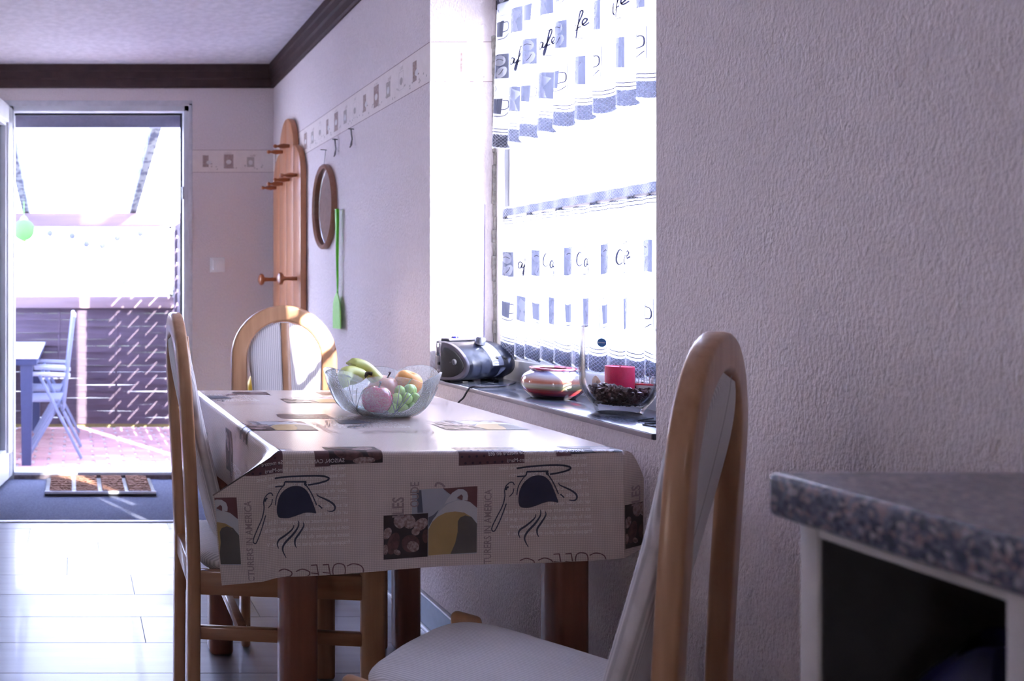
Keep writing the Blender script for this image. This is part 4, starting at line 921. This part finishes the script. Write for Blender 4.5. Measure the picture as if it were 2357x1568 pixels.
# ------------------------------------------------------------------ cafe curtains
sh_m = sheer('curtain_sheer', (.62, .64, .72), .40, .75, .06, 1400); sh_p = sheer('curtain_print', (.085, .088, .115), .01, .7); sh_d = sheer('curtain_print_dense', (.020, .020, .036), .005, .6); sh_w = sheer('curtain_white', (.9, .92, 1), .06, .75)
def curtain(name, label, ya_, yb_, zt, zb, amp, lam, rows_, flare=0):
    L = (yb_-ya_)*1.0
    H = zt-zb
    def fn(u, v):           # u along the window (from far end), v up from hem
        k = 1-v/H
        yy = yb_-u-flare*k*(u/L-.3)
        a = amp*(.35+.65*k)
        return (1.285-a*(sin(2*pi*u/lam+.7*sin(u*9))+.35*sin(2*pi*u/lam*.47+1.3))-.018*k*flare*8, yy+a*.55*cos(2*pi*u/lam+.7*sin(u*9)), zb+v+.006*k*sin(2*pi*u/lam+1)+.012*k*flare*10*(u/L))
    c = thing(name, label, 'curtain', (1.285, (ya_+yb_)/2, zb), group='sheer cafe curtains', world=True)
    bm = B(); gridf(bm, lambda a, b_: fn(a*L, b_*H), int(L/lam*14), 20); O('cloth', bm, sh_m, c, 0)
    pr, dn = B(), B(); wh = B()
    per = .078
    nx = int(L/per)
    for (z, kind) in rows_:
        for i in range(nx+1):
            x = .03+i*per; s = .031
            if x > L-.03: break
            alt = (i % 2 == 0)
            if kind == 'a':
                if alt:
                    frect(pr, x-.020, z-.036, x+.020, z+.036); fell(wh, x-.003, z+.017, .014, .016); fell(wh, x+.002, z-.018, .011, .018, -.45); fstroke(dn, [(x-.012, z+.018), (x-.004, z+.021), (x+.006, z+.017)], .0014); fstroke(dn, [(x-.004, z-.026), (x+.002, z-.018), (x+.006, z-.008)], .0012)
                else:
                    fstroke(dn, [(x-.020, z+.034), (x+.016, z+.034)], .0018, smooth=1); fstroke(dn, [(x-.020, z-.034), (x+.016, z-.034)], .0018, smooth=1); fstroke(pr, [(x+.02, z-.034), (x+.02, z+.034)], .001, smooth=1)
                    W_ = .0040
                    tt = lambda p: [(x-.034+q[0]*.070, z-.034+q[1]*.064) for q in p]
                    fstroke(dn, tt([(.20, .78), (.10, .86), (.02, .70), (.0, .45), (.08, .32), (.2, .42)]), W_, taper=True)
                    fstroke(dn, tt([(.42, .55), (.33, .60), (.26, .46), (.28, .32), (.36, .34), (.43, .56), (.41, .36), (.47, .36)]), W_)
                    fstroke(dn, tt([(.47, .36), (.62, .70), (.72, 1.02), (.66, 1.08), (.60, .86), (.54, .40), (.48, .06), (.44, .10), (.52, .38), (.66, .46)]), W_)
                    fstroke(dn, tt([(.70, .52), (.80, .60), (.84, .70), (.76, .74), (.70, .60), (.76, .48), (.90, .56)]), W_)
            else:
                if alt:
                    fstroke(pr, [(x-.022, z-.036), (x+.022, z-.036), (x+.022, z+.036), (x-.022, z+.036)], .0015, True, 1)
                    fpoly(pr, [(x-.016, z-.026), (x+.003, z-.028), (x+.006, z+.020), (x-.018, z+.020)]); fell(wh, x-.006, z+.021, .012, .004); fstroke(dn, [(x+.006, z+.014), (x+.018, z+.012), (x+.018, z-.008), (x+.004, z-.014)], .0026); fstroke(dn, [(x-.010, z+.026), (x-.013, z+.036), (x-.008, z+.046), (x-.011, z+.056)], .0014); fstroke(dn, [(x-.016, z-.034), (x+.006, z-.033), (x+.020, z-.020)], .002)
                else:
                    frect(pr, x-.021, z-.036, x+.021, z+.036); fpoly(wh, [(x-.015, z-.034), (x+.004, z-.034), (x-.003, z-.006), (x+.014, z+.020), (x+.008, z+.022), (x-.002, z+.018), (x-.005, z+.026), (x-.010, z+.030), (x-.013, z+.018), (x-.016, z+.010), (x-.010, z-.006)])
    bands = [(0.004, .042)]
    if name == 'lower_curtain': bands.append((H-.036, H-.004))
    for (z0_, z1_) in bands:
        up = z1_ < H/2
        for zz in ((z1_+.006, z1_+.015) if up else (z0_-.006, z0_-.015)): frect(dn, .004, zz, L-.004, zz+.0022)
        frect(pr, .004, z0_, L-.004, z1_)
        k = 0
        while k*.0075 < L-.02:
            fstroke(wh, [(.008+k*.0075, z0_), (.008+k*.0075+.030, z1_)], .0011, smooth=1); fstroke(wh, [(.008+k*.0075+.030, z0_), (.008+k*.0075, z1_)], .0011, smooth=1); k += 1
    cl_ = [((.003, 0, 0), (-1, 0, 0)), ((L-.003, 0, 0), (1, 0, 0))]
    for nm, b_, m_, h_ in (('woven_motif', pr, sh_p, .0006), ('woven_motif', wh, sh_w, .0010), ('woven_lettering', dn, sh_d, .0014)): O(nm, lay(b_, fn, h_, lam/9, cl_, .3), m_, c, 0)['kind'] = 'stuff'
    bm = B(); tube(bm, [(1.285, ya_-.02, zt-.030), (1.285, yb_+.015, zt-.030)], .004, 8); O('curtain_rod', bm, white_p, c)
    return c
curtain('upper_curtain', 'sheer valance curtain with coffee motifs across window top', 1.70, 2.625, 2.02, 1.478, .013, .080, [(.130, 'b'), (.245, 'a'), (.36, 'b'), (.47, 'a')], .035)
curtain('lower_curtain', 'sheer half curtain with coffee motifs behind the glass vase', 1.68, 2.60, 1.300, .856, .010, .072, [(.145, 'b'), (.275, 'a')], .0)

# ------------------------------------------------------------------ worktop and cabinet
gran = bpy.data.materials.new('granite'); gran.use_nodes = True; n, l = gran.node_tree.nodes, gran.node_tree.links; b = n['Principled BSDF']
t_ = n.new('ShaderNodeTexCoord'); v1 = n.new('ShaderNodeTexVoronoi'); v1.inputs['Scale'].default_value = 230; l.new(t_.outputs['Object'], v1.inputs['Vector'])
n1 = n.new('ShaderNodeTexNoise'); n1.inputs['Scale'].default_value = 150; n1.inputs['Detail'].default_value = 8; n1.inputs['Roughness'].default_value = .75; l.new(t_.outputs['Object'], n1.inputs['Vector'])
sp_ = n.new('ShaderNodeSeparateColor'); l.new(v1.outputs['Color'], sp_.inputs[0])
mx = n.new('ShaderNodeMix'); mx.inputs[0].default_value = .4; l.new(sp_.outputs[0], mx.inputs[2]); l.new(n1.outputs['Fac'], mx.inputs[3])
r_ = n.new('ShaderNodeValToRGB'); cr = r_.color_ramp; cr.elements[0].position = .25; cr.elements[0].color = (.012, .013, .024, 1); cr.elements[1].position = .8; cr.elements[1].color = (.30, .27, .27, 1)
for p_, c_ in ((.42, (.055, .06, .09)), (.55, (.12, .12, .155)), (.66, (.18, .11, .11))): e_ = cr.elements.new(p_); e_.color = (*c_, 1)
l.new(mx.outputs[0], r_.inputs[0]); l.new(r_.outputs[0], b.inputs['Base Color']); b.inputs['Roughness'].default_value = .3
bm = B(); bx(bm, .604, WX-.0005, -.9, .758, .862, .900, .006, 3); tag(O('worktop', bm, gran), 'speckled grey granite worktop at the kitchen corner', 'worktop')
cab = thing('shelf_cabinet', 'white open shelf cabinet under the granite worktop', 'cabinet', (.85, .65, 0), world=True)
cw_ = pm('cabinet_white', (.52, .48, .45), rough=.5); ci = pm('cabinet_inside_shade', (.045, .04, .04), rough=.8)  # inside colour darkened to carry the shade of the niche
bm = B(); bx(bm, .619, WX-.013, .723, .741, 0, .862, .001); O('side_panel', bm, cw_, cab)
bm = B(); bx(bm, .619, WX-.013, .560, .577, 0, .862, .001); O('side_panel', bm, cw_, cab)
bm = B(); bx(bm, .619, WX-.013, .577, .723, .852, .861, .001); O('top_panel', bm, cw_, cab)
bm = B(); bx(bm, .622, WX-.02, .7205, .7228, .617, .852); O('shade_lining', bm, ci, cab)  # dark sheet added over the white panel, shade painted as colour
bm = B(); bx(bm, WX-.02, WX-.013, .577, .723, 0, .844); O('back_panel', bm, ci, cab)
for z in (.10, .60): bm = B(); bx(bm, .625, WX-.02, .577, .723, z, z+.016, .001); O('shelf', bm, cw_, cab)
bm = B(); bx(bm, .622, WX-.013, -.9, .560, .0, .861, .001); tag(O('kitchen_unit', bm, cw_), 'white kitchen base unit beneath the granite worktop', 'cabinet')
bm = B()
def bag(u, v):
    a = 2*pi*u; r = (1+.10*sin(3*a+v*4)+.06*sin(7*a))*sin(pi*min(1, .1+.82*v))**.6
    return (.695+.066*r*cos(a), .649+.057*r*sin(a), .617+.170*v+.012*sin(2*a)*v)
gridf(bm, bag, 36, 12); bmesh.ops.remove_doubles(bm, verts=bm.verts, dist=.0005); tag(O('blue_bag', bm, pm('bag_blue', (.01, .008, .06), (.006, .004, .03), scale=25, rough=.35)), 'dark blue bag inside the open shelf cabinet', 'bag')

# ------------------------------------------------------------------ terrace
GZ = -.16; TFY = 7.6
pave_base = pm('paving_joint', (.42, .40, .42), rough=.95)
bm = B(); bx(bm, -3.2, 1.6, FY+.2, TFY+.4, GZ-.3, GZ-.008); pav = struct('terrace_ground', bm, pave_base, label='terrace ground paved with red bricks')
brk = [pm('paver_%d' % i, c, tuple(x*.85 for x in c), scale=30, rough=.85, bump=.3) for i, c in enumerate([(.40, .22, .22), (.36, .19, .20), (.44, .26, .25)])]
pcache = {}
j = 0; y = FY+.215
while y < TFY-.02:
    x = -.70+(.105 if j % 2 else 0)
    while x < 1.0:
        k = random.randrange(3)
        if k not in pcache:
            t = B(); bx(t, -.097, .097, -.0485, .0485, -.01, 0, .004, 1); o = O('paver', t, brk[k], pav, 0); pcache[k] = o
        else: o = pcache[k].copy(); COL.objects.link(o)
        o.location = (x+.097, y+.0485, GZ+random.uniform(-.0015, .0015)); x += .212
    y += .104; j += 1
bm = B(); bx(bm, -40, 40, TFY+.4, 60, GZ-.4, GZ-.1); bx(bm, 1.6, 40, -30, TFY+.4, GZ-.4, GZ-.1); bx(bm, -40, -3.2, -30, TFY+.4, GZ-.4, GZ-.1)
struct('garden_ground', bm, pm('pale_gravel', (.52, .50, .47), (.44, .43, .40), scale=3, rough=1), label='garden ground around the house')
fw_ = wood('fence_wood', (.075, .052, .075), (.05, .035, .05), 'X', rough=.8, coat=0, fine=30); beam_w = wood('beam_wood', (.20, .14, .15), (.15, .105, .115), 'X', rough=.7, coat=0, fine=20)
fn_ = thing('slat_fence', 'dark wooden fence of horizontal slats behind the garden chairs', 'fence', (0, TFY, GZ), world=True)
zf0, zf1 = GZ+.03, .895; ns = 18; hh_ = (zf1-zf0)/ns
for k in range(ns):
    bm = B(); ph_ = pi*(k % 2); z = zf0+k*hh_; gap = random.choice([.0004, .0008, .0012, .002])
    rings = []
    for i in range(49):
        x = -2.2+3.2*i/48; d = .006*sin(x*2*pi/1.0+ph_); wob = .0008*sin(x*5+k*2)
        rings.append([bm.verts.new(q) for q in ((x, TFY+d, z+gap/2+wob), (x, TFY+d, z+hh_-gap/2+wob), (x, TFY+d+.007, z+hh_-gap/2+wob), (x, TFY+d+.007, z+gap/2+wob))])
    skin(bm, rings, True); bm.faces.new(rings[0]); bm.faces.new(rings[-1]); bmesh.ops.recalc_face_normals(bm, faces=bm.faces); O('slat', bm, fw_, fn_, 30)
for x in (-1.63, -1.13, -.63, -.13, .37, .87): bm = B(); bx(bm, x-.009, x+.009, TFY-.006, TFY+.013, zf0, zf1, .002); O('stake', bm, fw_, fn_)
bm = B(); bx(bm, -2.2, .89, TFY+.03, TFY+.05, GZ-.01, GZ+.03, .002); O('gravel_board', bm, pm('gravel_board', (.20, .17, .07), rough=.9), fn_)
bm = B(); bx(bm, -2.2, .905, TFY-.045, TFY+.045, .885, .985, .004); O('top_rail', bm, beam_w, fn_)
sc = thing('wind_screen', 'clear film wind screen above the slat fence', 'screen', (0, TFY, .985), world=True)
bm = B(); bx(bm, -2.2, .86, TFY-.012, TFY+.012, .985, 1.01, .002); bx(bm, .83, .86, TFY-.012, TFY+.012, .985, 1.60, .002); bx(bm, -2.2, .86, TFY-.012, TFY+.012, 1.575, 1.60, .002)
for x in (-1.6, -.06, .42): bx(bm, x-.006, x+.006, TFY-.008, TFY+.008, 1.0, 1.59, .001)
O('screen_frame', bm, white_p, sc)
bm = B(); bx(bm, -2.2, .83, TFY-.001, TFY+.001, 1.0, 1.585); O('film', bm, sheer('screen_film', (.9, .92, 1), .93, .8), sc, 0)
side = thing('slatted_side_screen', 'dark slatted side screen at the edge of terrace', 'screen', (.88, 6.9, GZ), world=True)
for k in range(15):
    z = GZ+.06+k*.115; bm = B(); bx(bm, .873, .887, 6.47, TFY-.05, z, z+.089, .002); O('slat', bm, fw_, side)
bm = B(); bx(bm, .866, .894, 6.14, 6.47, GZ, 1.8, .003); O('board', bm, fw_, side)
for yy in (6.74, 7.04, 7.36): bm = B(); bx(bm, .855, .873, yy, yy+.09, GZ, 1.55, .002); O('post', bm, fw_, side)
bm = B(); bx(bm, .908, .97, TFY-.045, TFY+.045, GZ, 1.598, .004); O('corner_post', bm, beam_w, side)
# roof
rf = thing('terrace_canopy', 'wooden terrace canopy with clear roof sheets', 'canopy', (0, 6.3, 1.6), world=True)
bm = B(); bx(bm, -2.4, .95, TFY-.05, TFY+.05, 1.60, 1.712, .004); O('eaves_beam', bm, beam_w, rf)
old = pm('rafter_weathered', (.17, .18, .175), (.05, .055, .08), scale=22, st=(1, .5, 1), rough=.9, lo=.42, hi=.55)
zr = lambda yy: 1.715+(TFY-yy)*.16
for x in (-1.36, -.42, .52):
    bm = B(); bar(bm, (x, FY+.2, zr(FY+.2)+.045), (x, TFY+.25, zr(TFY+.25)+.045), .060, .09, .004); O('rafter', bm, old, rf)
bm = B(); bar(bm, (-2.4, FY+.28, zr(FY+.28)-.02), (.95, FY+.28, zr(FY+.28)-.02), .07, .11, .004); O('wall_plate', bm, beam_w, rf)
rs = sheer('roof_sheet', (.80, .83, .95), .40, .85)
for a_, b_ in ((-2.4, -1.36), (-1.36, -.42), (-.42, .52), (.52, 1.15)):
    bm = B(); t = [(a_+.005, FY+.2, zr(FY+.2)+.095), (b_-.005, FY+.2, zr(FY+.2)+.095), (b_-.005, TFY+.35, zr(TFY+.35)+.095), (a_+.005, TFY+.35, zr(TFY+.35)+.095)]
    vv = [bm.verts.new(q) for q in t]; f = bm.faces.new(vv); r = bmesh.ops.extrude_face_region(bm, geom=[f]); bmesh.ops.translate(bm, vec=(0, 0, .006), verts=[v for v in r['geom'] if isinstance(v, bmesh.types.BMVert)]); bmesh.ops.recalc_face_normals(bm, faces=bm.faces); O('roof_panel', bm, rs, rf, 0)
bm = B(); bx(bm, -2.4, 1.1, FY+.201, FY+.23, 1.985, 2.05, .003); tag(O('awning_box', bm, pm('awning_grey', (.20, .20, .27), rough=.5)), 'pale grey awning box above the terrace door outside', 'awning box')
# lanterns
gl_ = thing('paper_lantern', 'pale green round paper lantern hanging from the canopy', 'lantern', P(55, 530, 7.2), world=True)
c = P(55, 530, 7.2); rl_ = .088
bm = B(); pr = [(.022, -.078)]+[(rl_*sin(a)*(1+.012*cos(a*30)), -rl_*cos(a)) for a in [.3+.0855*k for k in range(30)]]+[(.022, .078)]
lathe(bm, pr, 28, c); O('paper_globe', bm, sheer('lantern_green', (.21, .42, .15), .03, .5), gl_, 60)
bm = B(); lathe(bm, [(.030, .076), (.030, .095), (.026, .097)], 20, c); O('lantern_collar', bm, gm2, gl_)
bm = B(); lathe(bm, [(.020, -.098), (.021, -.084)], 20, c); O('lantern_foot', bm, gm2, gl_)
bm = B(); tube(bm, [c+Vector((-.03, 0, .08)), c+Vector((-.02, 0, .105)), c+Vector((0, 0, .118)), c+Vector((.02, 0, .105)), c+Vector((.03, 0, .08))], .004, 6); tube(bm, [c+Vector((0, 0, .118)), c+Vector((0, 0, .243))], .002, 5); O('lantern_handle', bm, gm2, gl_)
spots = [(115, 537), (166, 543), (199, 562), (236, 565), (270, 548), (323, 537)]
bls = sheer('ball_paper', (.24, .25, .32), .05, .5)
wp = [P(60, 522, 7.42)]+[P(x, yv-9, 7.42) for x, yv in spots]+[P(395, 520, 7.42)]
bm = B(); tube(bm, cat(wp, 4), .0022, 5); tag(O('light_string', bm, white_p), 'thin sagging cord of party lights under the eaves beam', 'cord')
nmz = ['first small ball lantern on sagging cord, counted from green lantern', 'second small ball lantern on sagging cord, counted from green lantern', 'third small ball lantern on sagging cord, counted from green lantern', 'fourth small ball lantern on sagging cord, counted from green lantern', 'fifth small ball lantern on sagging cord, counted from green lantern', 'sixth small ball lantern on sagging cord, farthest from green lantern']
for i, (x, yv) in enumerate(spots):
    t = B(); q = P(x, yv, 7.42); pr = [(.006, -.027)]+[(.0275*sin(a)*(1+.02*cos(a*16)), -.0275*cos(a)) for a in [.25+.132*k for k in range(21)]]+[(.006, .03)]
    lathe(t, pr, 16); o = O('ball_lantern', t, bls, None, 60); o.location = q; tag(o, nmz[i], 'lantern', 'small ball lanterns')
# garden table and chairs
alu = pm('garden_alu', (.20, .23, .36), (.18, .21, .33), rough=.4, metal=.3); alud = pm('garden_dark', (.035, .045, .11), rough=.45); topm = pm('garden_top', (.62, .63, .68), rough=.3)
gt = thing('garden_table', 'garden table with pale top and dark legs on terrace', 'table', (-.95, 6.75, GZ), world=True)
bm = B(); bx(bm, -1.7, -.245, 5.93, 7.55, GZ+.735, GZ+.752, .003); O('table_top', bm, topm, gt)
bm = B(); bx(bm, -1.69, -.255, 5.94, 7.54, GZ+.69, GZ+.735, .003); O('table_apron', bm, alud, gt)
for x, yy in ((-.325, 5.99), (-.325, 7.42), (-1.63, 5.99), (-1.63, 7.42)):
    bm = B(); q = [[bm.verts.new(v) for v in ((x-w_, yy-w_, z), (x+w_, yy-w_, z), (x+w_, yy+w_, z), (x-w_, yy+w_, z))] for w_, z in ((.032, GZ), (.042, GZ+.69))]; skin(bm, q, True); bm.faces.new(q[0][::-1]); bm.faces.new(q[1]); O('leg', bm, alud, gt, 20)
def folding():
    r = thing('folding_chair', 'x', 'chair', (0, 0, GZ), 0, 'folding garden chairs')
    for s in (0, 1):
        yy = .46*s
        bm = B(); bar(bm, (.10, yy, .01), (-.20, yy, .60), .022, .034, .005, Vector((0, 1, 0))); O('rear_leg', bm, alu, r)
        bm = B(); bar(bm, (-.28, yy+(.02 if s == 0 else -.02), .01), (-.02, yy+(.02 if s == 0 else -.02), .46), .020, .032, .005, Vector((0, 1, 0))); O('front_leg', bm, alu, r)
        bm = B(); bar(bm, (-.03, yy, .36), (.045, yy, 1.02), .024, .036, .006, Vector((0, 1, 0))); O('back_post', bm, alu, r)
        bm = B(); bar(bm, (-.26, yy, .61), (.02, yy, .60), .030, .022, .006, Vector((0, 1, 0))); O('armrest', bm, pm('arm_pale', (.42, .44, .55), rough=.4), r)
        bm = B(); lathe(bm, [(.016, -.02), (.016, .02)], 12, (-.035, yy, .36), '-Y'); O('pivot', bm, alud, r)
    fb = sheer('sling_grey', (.42, .44, .55), .12, .4)
    bm = B(); bar(bm, (-.30, .23, .43), (-.03, .23, .40), .42, .012, .003, Vector((0, 1, 0))) if False else bx(bm, -.32, -.03, .03, .43, .405, .425, .006); O('sling_seat', bm, fb, r)
    bm = B(); gridf(bm, lambda u, v: (-.02+.06*v+.012*sin(pi*u), .03+.40*u, .44+.56*v), 8, 8); O('sling_back', bm, fb, r)
    bm = B(); bar(bm, (.048, 0, 1.02), (.048, .46, 1.02), .026, .026, .006); O('top_bar', bm, pm('arm_pale', (.42, .44, .55)), r)
    return r
g1 = folding(); g1.location = (-.045, 6.17, GZ); g1['label'] = 'grey folding garden chair nearer the house, facing garden table'
g2 = copy_tree(g1); g2.location = (-.055, 6.80, GZ); g2['label'] = 'grey folding garden chair nearer the slat fence, facing garden table'
g3 = copy_tree(g1); g3.location = (-.86, 7.05, GZ); g3.rotation_euler = (0, 0, pi); g3['label'] = 'grey folding garden chair mostly hidden behind the garden table'
# g4.location = (.81, 6.28, GZ); g4.rotation_euler = (0, 0, radians(8)); g4['label'] = 'grey folding garden chair by the slatted side screen'
# greenery and houses beyond
hedge_m = pm('hedge_leaf', (.04, .05, .043), (.02, .028, .022), scale=4, rough=.9)
bm = B(); t0 = B(); bmesh.ops.create_icosphere(t0, subdivisions=1, radius=1); pr_ = [v.co.copy() for v in t0.verts]; pf2 = [[v.index for v in f.verts] for f in t0.faces]; t0.free()
for k in range(1400):
    x = random.uniform(-7, 5); yy = random.uniform(13.0, 13.6); z = random.uniform(GZ, 1.28+.12*sin(x*1.7)+.08*sin(x*4.1)); s = random.uniform(.05, .11)
    M_ = Matrix.Translation((x, yy, z)) @ Matrix.Rotation(random.random()*6, 4, 'Z') @ Matrix.Diagonal((s, s, s*.7, 1)); vv = [bm.verts.new(M_ @ q) for q in pr_]
    for f in pf2: bm.faces.new([vv[i] for i in f])
bx(bm, -7, 5, 13.1, 13.5, GZ, 1.1)
tag(O('garden_hedge', bm, hedge_m), 'long clipped hedge beyond the terrace screen', 'hedge')
hs = thing('neighbour_house', 'pale neighbouring house seen through window', 'house', (14, 20, GZ), world=True)
bm = B(); bx(bm, 11, 18, 14, 26, GZ-.1, 4.6); O('wall', bm, pm('neighbour_render', (.75, .74, .72), rough=.9), hs)
bm = B(); prism(bm, [(13.6, 4.6), (26.4, 4.6), (20, 8)], 10.7, 18.3, Matrix(((0, 0, 1, 0), (1, 0, 0, 0), (0, 1, 0, 0), (0, 0, 0, 1)))); O('roof', bm, pm('neighbour_roof', (.45, .36, .34), rough=.8), hs)
for yy in (16, 19, 22):
    bm = B(); bx(bm, 10.96, 11.02, yy, yy+1.1, 1.6, 3.0, .01); f = O('window', bm, white_p, hs); bm = B(); bx(bm, 10.93, 10.97, yy+.1, yy+1.0, 1.7, 2.9); O('pane', bm, pm('dark_pane', (.25, .28, .32), rough=.1), f)
